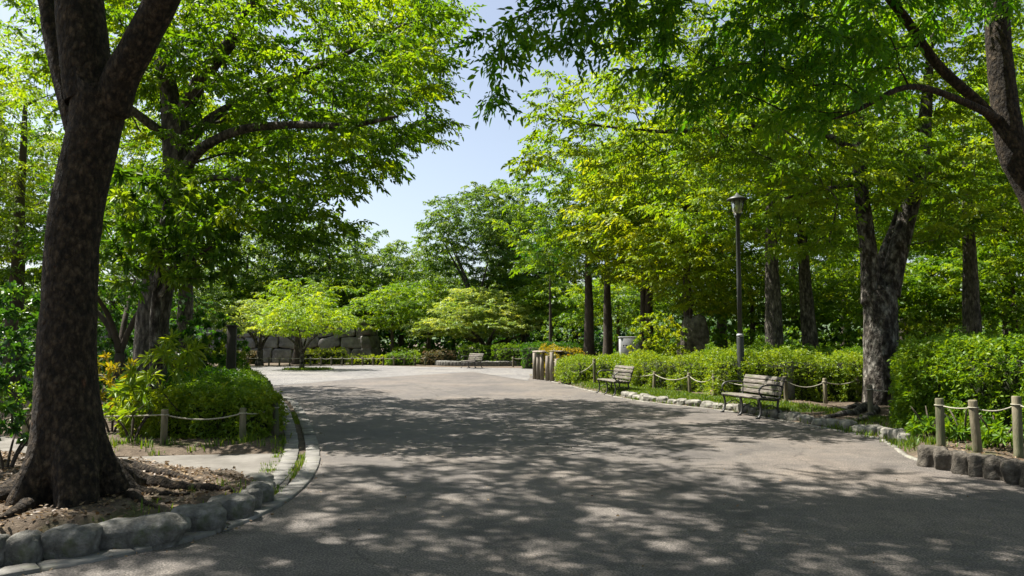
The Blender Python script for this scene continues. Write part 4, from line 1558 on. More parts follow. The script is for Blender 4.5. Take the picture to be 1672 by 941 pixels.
for pts, rr in roots:
    P, r2 = resample([G(x, y, .13) + [0, 0, .03 + r * .35] for (x, y), r in zip(pts, rr)], .04, rr)
    P[:, 2] = tree_bed.z(P) + r2 * .35
    P = P + np.random.default_rng(len(P)).normal(0, .004, P.shape)
    V, Fq = tube_geo(P, r2, 14)
    cen = np.repeat(P, 14, 0)
    V = cen + (V - cen) * (1 + .12 * noise3(V, 9) + .1 * noise3(V, 3))[:, None]
    link('root', np_mesh('root', V, Fq, 4, M['bark_dark'], None, True), root1)

# 2. broad tree behind it on the left: its crown hangs over the path
t2 = Tree(102)
root2 = empty('broad_tree', (0, 0, 0), 'broad leafy tree left of the path whose limbs reach out over it', 'tree')
D2 = 15.0
b2 = W(240, 640, D2)
_, tt = t2.limb([np.array([b2[0], D2, -.1]), W(243, 640, D2), W(250, 520, D2), W(272, 400, D2), W(289, 290, D2), W(287, 210, D2), W(283, 170, D2)], [.42, .34, .31, .29, .28, .27, .25], step=.12)
_, _a = t2.limb([W(283, 185, D2), W(270, 120, D2), W(258, 70, D2 + .2), W(235, -20, D2 + .5), W(200, -160, D2 + 1)], [.2, .17, .15, .12, .07], parent=tt, step=.15)
t2.limb([W(290, 200, D2), W(325, 135, D2 - .2), W(352, 100, D2 - .4), W(385, 55, D2 - .8), W(450, -60, D2 - 1.2), W(500, -180, D2 - 1.5)], [.17, .15, .14, .12, .09, .05], parent=tt, step=.15)
t2.limb([W(296, 285, D2), W(330, 242, D2 - .4), W(395, 212, D2 - 1), W(480, 204, D2 - 1.6), W(570, 205, D2 - 2), W(650, 190, D2 - 2.2)], [.13, .105, .085, .07, .05, .03], parent=tt - 8, step=.15)
t2.limb([W(296, 240, D2), W(350, 190, D2 + .6), W(440, 145, D2 + 1.2), W(560, 90, D2 + 1.4), W(660, 40, D2 + 1.2)], [.13, .1, .085, .06, .03], parent=tt - 4, step=.15)
t2.limb([W(285, 235, D2), W(235, 195, D2 - .5), W(170, 150, D2 - .8), W(90, 120, D2 - 1)], [.12, .09, .07, .03], parent=tt - 4, step=.15)
t2.limb([W(300, 300, D2), W(360, 290, D2 - .6), W(430, 300, D2 - 1.2), W(500, 325, D2 - 1.5)], [.08, .06, .045, .025], parent=tt - 10, step=.15)
e2 = [E(560, 200, 20, 165, 100, 2.2), E(640, 60, 19.5, 125, 120, 2.6), E(420, 250, 20, 150, 110, 2.2), E(300, 330, 13.4, 90, 60, 1.0), E(230, 250, 13.8, 80, 70, 1.0), E(430, 90, 15, 290, 170, 2.8), E(590, 130, 14.2, 165, 130, 2.6), E(660, 20, 14.5, 100, 110, 2.4), E(210, 60, 16, 230, 190, 2.6), E(470, 330, 13.6, 120, 85, 2.0),
      E(360, 390, 13.2, 120, 60, 1.6), E(560, 260, 13.8, 110, 50, 1.8), E(520, 370, 13.8, 70, 45, 1.4)]


def cut2(q):
    # keeps the crown's outer edge where the sky begins
    px = 836 + q[:, 0] / q[:, 1] * F
    return (px < 758) & sunfleck(q) & (q[:, 2] < 2.9 + q[:, 1] * .473)


C2 = crown_points(e2, .62, t2.rs, .45, -.65, .75, cap=1250, cut=cut2)
t2.grow(C2, 3.2, .3, .35, .05, .04)
t2.radii(.006)
t2.mesh('trunk', M['bark_grey'], root2, .05, .006, flare=(.35, .5, 5, (b2[0], D2), 2.0), sides=(4, 24), sc=70)
t2.foliage('crown', M['leaf_zelkova'], root2, 12, 15, .46, .11, .05, .28, (-.4, .35), tint=(.48, .3), jit=.4, roll=.5)

# 3. young evergreen with a pale thin trunk
t3 = Tree(103)
root3 = empty('young_evergreen_tree', (0, 0, 0), 'young glossy evergreen with a thin pale trunk beside the clipped hedge', 'tree')
D3 = 12.6
_, tt = t3.limb([np.array([W(255, 650, D3)[0], D3, -.1]), W(254, 640, D3), W(252, 540, D3), W(257, 470, D3), W(262, 400, D3), W(270, 330, D3)], [.1, .09, .082, .075, .06, .035], step=.12)
t3.limb([W(256, 490, D3), W(285, 450, D3 - .2), W(320, 420, D3 - .4), W(350, 400, D3 - .5)], [.045, .038, .03, .02], parent=tt - 8, step=.12)
C3 = crown_points([E(285, 360, D3, 115, 75, 1.3), E(230, 430, D3, 70, 60, 1.0), E(330, 430, D3 - .3, 75, 45, .9), E(260, 320, D3, 90, 50, 1.2)], .36, t3.rs, .5, -.6, 1.2, cap=300, cut=lambda q: sunfleck(q, 9) | (np.random.default_rng(2).uniform(0, 1, len(q)) < .3))
t3.grow(C3, 2.6, .25, .25, .04, .03)
t3.radii(.005)
t3.mesh('trunk', M['bark_pale'], root3, .03, .004, sides=(4, 14))
t3.foliage('crown', M['leaf_mid'], root3, 7, 11, .2, .17, .046, .2, (-.3, .6), templ=rosette_template(9, 1.2), tint=(.5, .3))

# 4. tree behind at the left edge
auto_tree('left_edge_tree', 104, 11, 3.5, [ell(0, 0, 7.5, 4.2, 3.6, 3.4), ell(-.5, -.8, 4.6, 3.2, 2.4, 1.4)], .24, M['leaf_bright'], M['bark_brown'], .72, label='leafy bright tree filling the top left corner behind the foreground trunk', loc=(W(20, 600, 19.5)[0], 19.5, 0), per=10, nl=13, leafL=.11, leafW=.045, L=.5, tint=(.5, .3), cap=600)
auto_tree('small_dark_tree', 105, 6, 1.4, [ell(0, 0, 4.2, 1.9, 1.7, 1.5), ell(.6, -.3, 3.0, 1.4, 1.2, .8)], .13, M['leaf_deep'], M['bark_brown'], .55, label='small dark branching tree between the foreground trunk and the pale thin trunk', loc=(W(195, 600, 17)[0], 17, 0), per=8, nl=11, leafL=.11, leafW=.045, L=.4, fork=(1.3, 4, 1.0, (1.2, 2.0)), cap=300)

# 5. pale forked trunk on the right
t5 = Tree(106)
D5 = 17.4
root5 = empty('pale_trunk_tree', (0, 0, 0), 'tree with a pale patchy forked trunk behind the rope fence on the right', 'tree')
b5 = G(1443, 664)
_, tt = t5.limb([np.array([b5[0], D5, -.05]), W(1443, 655, D5), W(1440, 610, D5), W(1438, 540, D5), W(1437, 490, D5), W(1437, 470, D5)], [.50, .43, .385, .37, .37, .33], step=.1)
t5.limb([W(1424, 505, D5), W(1419, 420, D5), W(1408, 330, D5), W(1402, 230, D5 + .1), W(1398, 120, D5 + .2), W(1390, -20, D5 + .3)], [.24, .2, .165, .15, .12, .07], parent=tt, step=.12)
t5.limb([W(1450, 490, D5), W(1464, 420, D5), W(1485, 340, D5), W(1504, 260, D5 - .2), W(1512, 180, D5 - .3), W(1520, 60, D5 - .4)], [.25, .22, .2, .18, .14, .07], parent=tt, step=.12)
t5.limb([W(1440, 480, D5), W(1445, 420, D5 + .3), W(1460, 370, D5 + .6)], [.2, .16, .1], parent=tt, step=.12)
t5.limb([W(1495, 300, D5), W(1545, 262, D5 - .3), W(1610, 240, D5 - .6), W(1660, 215, D5 - 1)], [.06, .05, .04, .025], step=.15)
t5.limb([W(1406, 250, D5), W(1330, 215, D5 - .8), W(1220, 205, D5 - 1.5), W(1100, 215, D5 - 2.1), W(1020, 210, D5 - 2.6), W(900, 195, D5 - 3)], [.08, .07, .055, .045, .03, .015], step=.15)
t5.limb([W(1406, 300, D5), W(1340, 310, D5 - 1), W(1260, 330, D5 - 1.8)], [.06, .045, .025], step=.15)
e5 = [E(1260, 250, 15.5, 220, 150, 2.4), E(1080, 220, 14.8, 180, 110, 1.8), E(960, 180, 14.6, 120, 75, 1.4), E(1400, 60, 17.2, 260, 200, 2.2), E(1330, 370, 15.2, 120, 60, 1.3), E(1500, 280, 16.5, 150, 130, 2.0),
      E(880, 230, 14.8, 55, 50, 1.0), E(1150, 80, 16.5, 180, 130, 2.2)]
def cut5(q):
    # pruned clear of the lantern and its post
    px = 836 + q[:, 0] / q[:, 1] * F
    zz = q[:, 2]
    return ~((np.abs(px - 1200) < 62) & (zz < 5.4)) & (zz > 3.3) & sunfleck(q) & (zz < 2.2 + q[:, 1] * .473) & ~((px > 1375) & (px < 1525) & (zz < 4.7))


C5 = crown_points(e5, .56, t5.rs, .45, -.55, .8, cap=860, cut=cut5)
t5.grow(C5, 3.6, .3, .35, .05, .02)
t5.radii(.006)
t5.mesh('trunk', M['bark_pale'], root5, .06, .005, flare=(.25, .55, 4, (b5[0], D5), .6), sides=(4, 32), sc=80)
t5.foliage('crown', M['leaf_bright'], root5, 11, 14, .46, .10, .048, .25, (-.35, .25), tint=(.5, .3), roll=.4, jit=.4)
for pts, rr in (([(1420, 668), (1395, 676), (1365, 682), (1335, 684)], [.12, .08, .06, .03]), ([(1430, 672), (1415, 685), (1390, 692), (1370, 694)], [.1, .07, .05, .02]), ([(1460, 672), (1490, 680), (1510, 684)], [.1, .06, .02]), ([(1412, 664), (1385, 668), (1350, 670)], [.09, .06, .02])):
    P, r2 = resample([G(x, y, .12) for x, y in pts], .06, rr)
    P[:, 2] = lawn_bed.z(P) + r2 * .3
    V, Fq = tube_geo(P, r2, 10)
    link('root', np_mesh('root', V, Fq, 4, M['bark_pale'], None, True), root5)

# 6. leaning trunk at the right edge, its boughs hang over the path
t6 = Tree(107)
D6 = 9.6
root6 = empty('overhanging_tree', (0, 0, 0), 'tree leaning in at the top right edge, its dark leafy boughs hanging over the path', 'tree')
_, tt = t6.limb([np.array([8.0, D6 + .4, -.1]), np.array([7.9, D6 + .3, 1.0]), W(1745, 460, D6), W(1698, 330, D6), W(1656, 250, D6), W(1642, 180, D6), W(1632, 90, D6), W(1625, 0, D6), W(1600, -150, D6), W(1560, -300, D6)],
                [.34, .28, .23, .205, .185, .165, .15, .14, .11, .07], step=.07)
t6.limb([W(1640, 215, D6), W(1600, 170, D6 - .1), W(1530, 105, D6 - .3), W(1470, 20, D6 - .5), W(1380, -80, D6 - .9), W(1200, -160, D6 - 1.4), W(1000, -190, D6 - 1.8), W(850, -150, D6 - 2)], [.072, .068, .062, .055, .046, .036, .026, .014], step=.1)
t6.limb([W(1640, 200, D6), W(1570, 165, D6 - .5), W(1485, 142, D6 - 1), W(1400, 180, D6 - 1.3), W(1360, 195, D6 - 1.4)], [.06, .045, .035, .025, .012], step=.1)
t6.limb([W(1600, -60, D6), W(1450, -150, D6 - 1.2), W(1250, -230, D6 - 2.2)], [.12, .09, .04], step=.12)
e6 = [E(1260, 50, 8.6, 220, 110, .9), E(1150, -40, 8.2, 330, 80, .7), E(1330, 150, 8.5, 120, 70, .6), E(960, 10, 8.2, 170, 70, .7), E(820, 60, 8.1, 70, 50, .45), E(800, 160, 8.2, 30, 35, .3), E(1130, 130, 8.4, 120, 50, .6),
      E(1500, -40, 8.8, 240, 70, .9), E(1400, 60, 9.2, 130, 90, .6), ell(1.6, 8.3, 7.0, 3.4, 1.2, .7)]
C6 = crown_points(e6, .36, t6.rs, .6, -.7, 1.0, cap=860, cut=lambda q: sunfleck(q) & ((q[:, 2] < 2.3 + q[:, 1] * .473) | (q[:, 1] < 9.4)))
t6.grow(C6, 4.2, .28, .3, .035, .02)
t6.radii(.0045)
t6.mesh('trunk', M['bark_dark'], root6, .06, .003, sides=(4, 32), sc=90)
t6.foliage('crown', M['leaf_lush'], root6, 9, 13, .34, .092, .036, .5, (-.7, .15), tint=(.5, .3), jit=.4, size=(.6, 1.3))

# 7. leafy maples at mid distance on the plaza
mp = G(493, 604)
auto_tree('plaza_maple', 110, 4.4, 1.0, [ell(0, 0, 2.8, 2.5, 2.3, .9), ell(-.3, .2, 3.6, 1.6, 1.5, .6), ell(1.6, -.2, 2.7, 1.3, 1.2, .8), ell(-1.6, 0, 2.4, 1.2, 1.2, .5), ell(.8, 0, 3.9, .8, .8, .4)], .12, M['leaf_maple'], M['bark_grey'], .46, label='yellow-green maple with an umbrella crown standing alone on the plaza', loc=(mp[0], mp[1], 0), per=8, nl=11, leafL=.11, leafW=.06, L=.38, fork=(.85, 4, 1.3, (.7, 1.2)), sag=.1, pitch=(-.3, .15), cap=520, tint=(.5, .3))
p = W(424, 600, 47)
auto_tree('plaza_maple', 111, 4.6, 1.2, [ell(0, 0, 3.2, 2.8, 2.2, 1.1), ell(-1.2, 0, 2.7, 1.6, 1.4, .7)], .2, M['leaf_pale'], M['bark_grey'], .5, label='pale green maple in front of the stone wall, left of the yellow-green one', loc=(p[0], p[1], 0), per=8, nl=10, leafL=.13, leafW=.07, L=.42, fork=(1.0, 4, 1.4, (.8, 1.3)), sag=.1, cap=420)
p = W(485, 600, 50)
auto_tree('wall_tree', 112, 6.5, 1.8, [ell(0, 0, 4.4, 2.6, 2.2, 1.6)], .26, M['leaf_bright'], M['bark_brown'], .6, label='taller tree with a thick dark trunk against the stone wall', loc=(p[0], p[1], 0), per=8, nl=10, leafL=.14, leafW=.07, L=.45, cap=360)
gm = MB()
gm.tube([[.55, .1, -.05], [.6, .1, .5], [.78, .1, 1.3]], [.09, .08, .06], 10)
# grassy ring at its foot is part of the ground cover below
p = G(795, 594)
auto_tree('spreading_tree', 113, 4.8, .9, [ell(-.6, 0, 2.6, 4.4, 3.2, .9), ell(-.4, 0, 3.6, 3.6, 2.6, .8), ell(-.6, 0, 4.6, 2.2, 1.7, .55), ell(-4.0, -.4, 2.4, 1.8, 1.4, .7), ell(2.3, -.2, 2.8, 1.6, 1.4, .7)], .27, M['leaf_pale'], M['bark_grey'], .5, label='wide low tree with pale layered foliage behind the far bench', loc=(p[0], p[1], .1), per=9, nl=12, leafL=.15, leafW=.06, L=.5, fork=(.75, 6, 2.2, (.35, .75)), sag=.12, pitch=(-.15, .35), cap=800, tint=(.55, .4), droop=.2, roll=.2)

# 8. library of woodland trees, then copies
lib = {}
p = W(962, 600, 36)
lib['tall'] = auto_tree('tall_tree', 120, 12.5, 4.2, [ell(-.8, 0, 9.3, 3.6, 3.2, 2.4), ell(-1.6, -.3, 7.0, 2.8, 2.6, 1.6), ell(.8, 0, 7.6, 2.6, 2.4, 1.6), ell(-1.6, -.6, 5.4, 2.0, 2.0, .9), ell(0, 0, 11, 2.2, 2, 1.2)], .28, M['leaf_bright'], M['bark_brown'], .85, label='tall tree with the left of two grey trunks beyond the plaza corner', loc=(p[0], p[1], 0), per=10, nl=11, leafL=.17, leafW=.085, L=.55, tint=(.4, .3), cap=560)
p = W(778, 600, 54)
lib['umbrella'] = auto_tree('umbrella_tree', 121, 13.4, 5.5, [ell(0, 0, 10.6, 4.3, 3.6, 2.3), ell(-1.8, 0, 9.0, 2.6, 2.4, 1.6), ell(1.6, 0, 8.6, 2.6, 2.4, 1.7), ell(.6, 0, 12.3, 2.8, 2.4, 1.0), ell(-2.4, 0, 7.4, 2.0, 2.0, 1.2), ell(1.5, 0, 6.5, 2.4, 2.0, 1.3)], .22, M['leaf_far'], M['bark_grey'], .8, label='dome-crowned tall tree against the sky with bare fanning limbs', loc=(p[0], p[1], 0), per=11, nl=11, leafL=.19, leafW=.10, L=.55, fork=(3.2, 6, 2.4, (1.6, 2.6)), tint=(.4, .3), bf=.45, minz=4.0, cap=700)
p = W(655, 600, 61)
lib['round'] = auto_tree('round_tree', 122, 10, 2.2, [ell(0, 0, 6.2, 3.2, 3.0, 2.8), ell(-1.2, 0, 4.0, 2.6, 2.4, 1.5), ell(1.2, 0, 4.4, 2.6, 2.4, 1.5), ell(0, 0, 8.6, 1.8, 1.8, 1.4)], .25, M['leaf_far'], M['bark_brown'], .85, label='round-crowned tree on the skyline left of the dome-crowned tree', loc=(p[0], p[1], 0), per=10, nl=11, leafL=.2, leafW=.11, L=.55, tint=(.4, .35), cap=520)
p = W(640, 600, 52)
lib['layered'] = auto_tree('layered_tree', 123, 6, 1.6, [ell(0, 0, 4.0, 3.2, 2.6, 1.2), ell(-1, 0, 3.0, 2.4, 2.0, .7), ell(.8, 0, 5.0, 2.2, 1.8, .7)], .17, M['leaf_bright'], M['bark_brown'], .6, label='pale green layered tree at the right end of the stone wall', loc=(p[0], p[1], 0), per=9, nl=10, leafL=.16, leafW=.08, L=.45, sag=.1, pitch=(-.2, .2), cap=460, tint=(.4, .3))
p = W(1265, 600, 24.5)
lib['grey'] = auto_tree('grey_trunk_tree', 124, 12, 4.6, [ell(-.5, 0, 8.4, 3.4, 3.0, 2.6), ell(.8, .4, 6.4, 2.8, 2.4, 1.4), ell(-1.8, -.5, 6.0, 2.4, 2.0, 1.2)], .33, M['leaf_bright'], M['bark_grey'], .8, label='thick upright grey trunk right of the lamp post with its crown above', loc=(p[0], p[1], 0), per=10, nl=12, leafL=.14, leafW=.065, L=.5, tint=(.5, .3), cap=560)
p = W(1130, 600, 28)
lib['golden'] = auto_tree('golden_maple', 125, 6, 2.0, [ell(0, 0, 4.6, 2.6, 2.2, 1.2), ell(.6, 0, 3.4, 2.0, 1.7, .7), ell(-.8, 0, 5.6, 1.8, 1.5, .7)], .12, M['leaf_yellow'], M['bark_brown'], .5, label='golden-green young maple lit behind the yellow-green shrub', loc=(p[0], p[1], 0), per=8, nl=11, leafL=.12, leafW=.06, L=.42, sag=.1, pitch=(-.25, .15), cap=460)

cps = [('tall', 993, 38, .97, 2.1, 'tall tree with the right of two grey trunks beyond the plaza corner'),
       ('tall', 1060, 33, .95, 4.0, 'tall bright tree rising behind the golden maple'),
       ('golden', 1050, 33, 1.5, 1.1, 'larger golden-green tree left of the lantern, high behind the hedge'),
       ('golden', 1125, 30.5, 1.85, 4.2, 'tall sunlit golden tree behind the lantern'),
       ('grey', 1327, 25.5, .92, 2.0, 'leaning grey trunk between the upright grey trunk and the pale forked trunk'),
       ('grey', 1590, 23, .95, 3.4, 'straight brown trunk in the wood above the tall right hedge'),
       ('grey', 1652, 29, .9, 5.0, 'slim trunk in the wood at the right edge'),
       ('tall', 1480, 32, .95, 1.0, 'woodland tree seen through the fork of the pale trunk'),
       ('tall', 1180, 36, 1.0, 5.2, 'woodland tree behind the lamp post'),
       ('tall', 1380, 38, 1.05, .5, 'woodland tree behind the leaning grey trunk'),
       ('tall', 1560, 37, 1.0, 2.7, 'woodland tree left of the straight brown trunk'),
       ('tall', 1720, 27, 1.05, 3.6, 'woodland tree filling the right edge behind the leaning trunk'),
       ('grey', 1800, 18, 1.0, .9, 'tree just beyond the right edge of the photo'),
       ('layered', 1230, 31, .95, 3.0, 'pale layered undergrowth tree behind the upright grey trunk'),
       ('layered', 1420, 29, .9, 1.2, 'pale layered undergrowth tree behind the pale forked trunk'),
       ('layered', 1520, 28, .85, 5.1, 'pale layered undergrowth tree right of the pale forked trunk'),
       ('layered', 1660, 26, .9, 2.2, 'pale layered undergrowth tree above the right end of the tall hedge'),
       ('layered', 1010, 46, 1.05, .3, 'pale undergrowth tree behind the two grey trunks'),
       ('layered', 900, 52, 1.1, 1.9, 'pale tree behind the long dark hedge'),
       ('layered', 830, 56, 1.2, 4.4, 'pale tree behind the right half of the spreading tree'),
       ('layered', 700, 56, 1.1, 3.3, 'pale layered tree behind the left half of the spreading tree'),
       ('layered', 560, 58, 1.25, 1.4, 'pale tree standing above the right part of the stone wall'),
       ('layered', 460, 59, 1.3, 2.9, 'pale tree standing above the middle of the stone wall'),
       ('layered', 360, 57, 1.2, 5.6, 'pale tree above the wall, behind the black post'),
       ('round', 600, 66, 1.2, 1.0, 'round-crowned tree on the skyline at the right edge of the overhanging leaves'),
       ('round', 700, 68, 1.12, 2.4, 'lower round-crowned tree tucked below the dome-crowned tree'),
       ('round', 540, 72, 1.0, 3.9, 'round-crowned tree half hidden by the overhanging leaves'),
       ('round', 860, 62, 1.15, 5.0, 'round-crowned tree right of the dome-crowned tree'),
       ('round', 740, 64, .85, .2, 'bushy tree filling the gap under the dome-crowned tree'),
       ('round', 430, 75, 1.0, .8, 'far tree above the stone wall seen under the leafy limbs'),
       ('round', 300, 45, .8, 2.0, 'tree behind the stone wall, seen right of the pale thin trunk'),
       ('round', 180, 40, .85, 3.0, 'tree behind the small dark branching tree'),
       ('tall', 80, 32, .9, 4.4, 'tall tree behind the foreground trunk'),
       ('round', -30, 30, .9, 1.5, 'tree at the left edge above the pale low wall'),
       ('grey', 4250, 3.0, 1.0, 2.2, 'unseen tree added for shade beside the photographer, outside the frame on the right'),  # added out of view to keep the near path in shade
       ('grey', 300, 24.5, .95, 1.2, 'tree left of the plaza standing behind the evergreen bush'),
       ('tall', 1980, 20, 1.0, 1.7, 'woodland tree well to the right, outside the frame'),
       ('round', 2150, 30, 1.2, 2.9, 'bushy tree well to the right, outside the frame'),
       ('grey', 2350, 14, 1.0, 4.9, 'grey-trunked tree to the right, outside the frame'),
       ('round', -420, 26, 1.1, .6, 'bushy tree well to the left, outside the frame'),
       ('tall', -700, 14, 1.0, 3.0, 'tall tree to the left, outside the frame'),
       ('round', 475, 62, 1.3, 2.2, 'tall far tree filling the skyline under the long leafy limbs'),
       ('round', 535, 60, 1.22, 5.3, 'tall far tree on the skyline beside the drooping leaf edge'),
       ('round', 400, 58, 1.2, 3.6, 'tall far tree above the stone wall, left part of the skyline'),
       ('umbrella', 855, 58, .95, 2.5, 'second dome-crowned tree behind the tall tree pair'),
       ('tall', -140, 24, 1.0, 2.5, 'tree just beyond the left edge of the photo'),
       ('round', 940, 60, 1.2, .9, 'tree closing the gap behind the tall tree pair'),
       ('round', 1120, 50, 1.2, 3.2, 'deep woodland tree left of the lamp post'),
       ('round', 1300, 48, 1.2, 4.6, 'deep woodland tree between the two grey trunks on the right'),
       ('round', 1450, 46, 1.2, .4, 'deep woodland tree behind the pale forked trunk'),
       ('round', 1620, 44, 1.2, 2.8, 'deep woodland tree at the right edge')]
for key, px, d, sc, rz, lab in cps:
    p = W(px, 600, d)
    copy_tree(lib[key], (p[0], p[1], 0), rz, sc, lab, tilt=(.06 if 'leaning' in lab else 0))
for bx, by, rz_, lab in ((-6.5, -4.5, 1.0, 'unseen tree added to block skylight, behind the photographer on the left, outside the frame'), (8.6, -5, 4.0, 'unseen tree added to block skylight, behind the photographer on the right, outside the frame')):  # trees added behind the camera to keep skylight off the near asphalt
    copy_tree(lib['grey'], (bx, by, 0), rz_, 1.05, lab)
lib_pole = W(899, 600, 44)
auto_tree('slim_tree', 130, 9, 5.5, [ell(0, 0, 7.2, 1.8, 1.6, 1.5)], .12, M['leaf_deep'], M['bark_brown'], .6, label='slim dark straight trunk left of the two grey trunks', loc=(lib_pole[0], lib_pole[1], 0), per=8, nl=10, leafL=.16, leafW=.08, cap=160)

# 9. far wood that reads as one mass
wrs = np.random.default_rng(77)
nC = 5200
x = wrs.uniform(-95, 95, nC)
yb = 74 + wrs.uniform(0, 14, nC) - (x / 95.0) ** 2 * 26
top = 7.0 + 2.0 * noise3(np.stack([x, yb * .3, x * 0], -1), .12)
z = wrs.uniform(.02, 1, nC) ** .7 * top
O = np.stack([x, yb - .02 * z, z], -1)
az = wrs.uniform(0, 6.283, nC)
Dd = np.stack([np.cos(az), np.sin(az), wrs.uniform(-.3, .6, nC)], -1)
g = leaves(O, Dd, wrs.uniform(.8, 1.3, nC), spray_template(12, 1.1, .3), .6, .36, .4 + .25 * noise3(O, .4), False, .4, wrs, .6)
fw = leaf_object([g], 'far_wood', M['leaf_far'], None)
tag(fw, kind='stuff')
# right-hand understory mass in the wood
nC = 2600
y = wrs.uniform(30, 60, nC)
x = wrs.uniform(.16, .85, nC) * y
z = wrs.uniform(0, 1, nC) ** 1.3 * (2.2 + 1.2 * noise3(np.stack([x, y, x * 0], -1), .3))
O = np.stack([x, y, np.maximum(z, .05)], -1)
az = wrs.uniform(0, 6.283, nC)
Dd = np.stack([np.cos(az), np.sin(az), wrs.uniform(-.2, .6, nC)], -1)
g = leaves(O, Dd, wrs.uniform(.8, 1.3, nC), spray_template(12, .8, .3), .26, .13, .4 + .25 * noise3(O, .5), False, .4, wrs, .5)
tag(leaf_object([g], 'undergrowth', M['leaf_hedge'], None), kind='stuff')
nC = 1500
y = wrs.uniform(22, 50, nC)
x = -wrs.uniform(.42, .95, nC) * y
z = wrs.uniform(0, 1, nC) ** 1.3 * (2.4 + 1.2 * noise3(np.stack([x, y, x * 0], -1), .3))
O = np.stack([x, y, np.maximum(z, .05)], -1)
az = wrs.uniform(0, 6.283, nC)
Dd = np.stack([np.cos(az), np.sin(az), wrs.uniform(-.2, .6, nC)], -1)
g = leaves(O, Dd, wrs.uniform(.8, 1.3, nC), spray_template(12, .8, .3), .24, .11, .3 + .25 * noise3(O, .5), False, .4, wrs, .5)
tag(leaf_object([g], 'undergrowth', M['leaf_deep'], None), kind='stuff')

nC = 1500
y = wrs.uniform(56, 72, nC)
x = wrs.uniform(-16, 22, nC)
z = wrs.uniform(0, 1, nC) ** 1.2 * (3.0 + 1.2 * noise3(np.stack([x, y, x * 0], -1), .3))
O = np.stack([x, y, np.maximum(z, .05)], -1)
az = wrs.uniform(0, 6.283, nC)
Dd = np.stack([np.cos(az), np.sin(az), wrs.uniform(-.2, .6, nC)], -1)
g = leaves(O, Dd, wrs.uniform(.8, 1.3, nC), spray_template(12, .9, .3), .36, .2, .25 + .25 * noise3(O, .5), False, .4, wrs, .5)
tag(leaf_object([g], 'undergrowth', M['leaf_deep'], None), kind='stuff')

# ridge on the horizon
hx = np.linspace(-600, 600, 41)
hz = 26 + 10 * np.sin(hx / 90.0) + 6 * np.sin(hx / 37.0 + 1)
V = np.concatenate([np.stack([hx, np.full(41, 480.0), np.full(41, -1.0)], -1), np.stack([hx, np.full(41, 600.0), hz], -1), np.stack([hx, np.full(41, 760.0), np.full(41, -1.0)], -1)])
i = np.arange(40)
Fq = np.concatenate([np.stack([i, i + 1, i + 42, i + 41], -1), np.stack([i + 41, i + 42, i + 83, i + 82], -1)])
tag(link('hills', np_mesh('hills', V, Fq, 4, M['hill'], None, True)), kind='structure')

# ------------------------------------------------------------------ ground cover
grs = np.random.default_rng(55)


def near_edge(bed, curve_off, lo, hi):
    def f(q):
        d = bdist(bed.poly, q)
        return (d > lo) & (d < hi)
    return f


def q3(q):
    return np.column_stack([q, np.zeros(len(q))])


parts = []
# lawn strip on the right
nl_ = 9000
ii = grs.integers(0, len(Rcurve), nl_)
T_ = norm(np.gradient(Rcurve, axis=0))
N_ = np.stack([-T_[:, 1], T_[:, 0], np.zeros(len(T_))], -1)
lawnP = Rcurve[ii] + N_[ii] * grs.uniform(.22, 1.75, (nl_, 1)) + np.column_stack([grs.normal(0, .05, (nl_, 2)), np.zeros(nl_)])
lawnP = lawnP[(lawnP[:, 1] < 33) & (lawnP[:, 1] > 12.6) & (noise3(lawnP, 1.1) > -.45)]
lawnP = lawnP[(lawnP[:, 1] > 15.5) | (noise3(lawnP, 1.7) > .25)]
lawnP[:, 2] = lawn_bed.z(lawnP)
tag(link('grass', blades('grass', lawnP, .035, .09, 8, M['grass'], grs, .006, .06)), kind='stuff')
ii = grs.integers(0, len(Rcurve), 1800)
gp2 = Rcurve[ii] + N_[ii] * np.abs(grs.normal(.1, .4, (1800, 1)))
gp2 = gp2[(gp2[:, 1] < 13.6) & (gp2[:, 1] > 9.6)]
gp2 = gp2[(noise3(gp2, 1.5) > -.1) | (gp2[:, 1] > 11.2)]
gp2[:, 2] = np.maximum(lawn_bed.z(gp2), 0)
tag(link('grass', blades('grass', gp2, .04, .12, 9, M['grass'], grs, .005, .06)), kind='stuff')
# tufts in the tree bed, near the boulders
gp3 = tree_bed.scatter(260, grs, lambda q: (bdist(tree_bed.poly, q) < .75) & (q[:, 0] > -3.6) & (noise3(q3(q), 1.6) > .1))
tag(link('grass', blades('grass', gp3, .04, .12, 10, M['grass'], grs, .004, .05)), kind='stuff')
# lush verge between hedge and left kerb
gp4 = hedge_bed.scatter(900, grs, lambda q: (bdist(hedge_bed.poly, q) < .55) & (noise3(q3(q), 1.5) > -.6) & (q[:, 0] > -7.5))
tag(link('grass', blades('grass', gp4, .05, .16, 11, M['grass'], grs, .006, .06)), kind='stuff')
# weeds in the paver joints
c = offset(Lcurve, .25)
c = c[(c[:, 1] > 6.5) & (c[:, 1] < 17)]
gi = grs.integers(0, len(c), 170)
gq = c[gi] + np.column_stack([grs.normal(0, .02, (170, 2)), np.zeros(170)])
gq = gq[noise3(gq, 1.2) > -.2]
c2 = offset(Lcurve, .56)
c2 = c2[(c2[:, 1] > 7.5) & (c2[:, 1] < 12)]
gq2 = c2[grs.integers(0, len(c2), 90)] + np.column_stack([grs.normal(0, .05, (90, 2)), np.zeros(90)])
tag(link('grass', blades('grass', np.vstack([gq, gq2]), .02, .07, 9, M['grass'], grs, .004, .03)), kind='stuff')
# ring of low plants at the foot of the plaza maple
a = grs.uniform(0, 6.283, 240)
rr = np.sqrt(grs.uniform(0, 1, 240))
gq = np.stack([mp[0] + .3 + np.cos(a) * rr * 1.3, mp[1] + np.sin(a) * rr * .8, a * 0], -1)
tag(link('grass', blades('grass', gq, .06, .16, 10, M['grass'], grs, .012, .08)), kind='stuff')

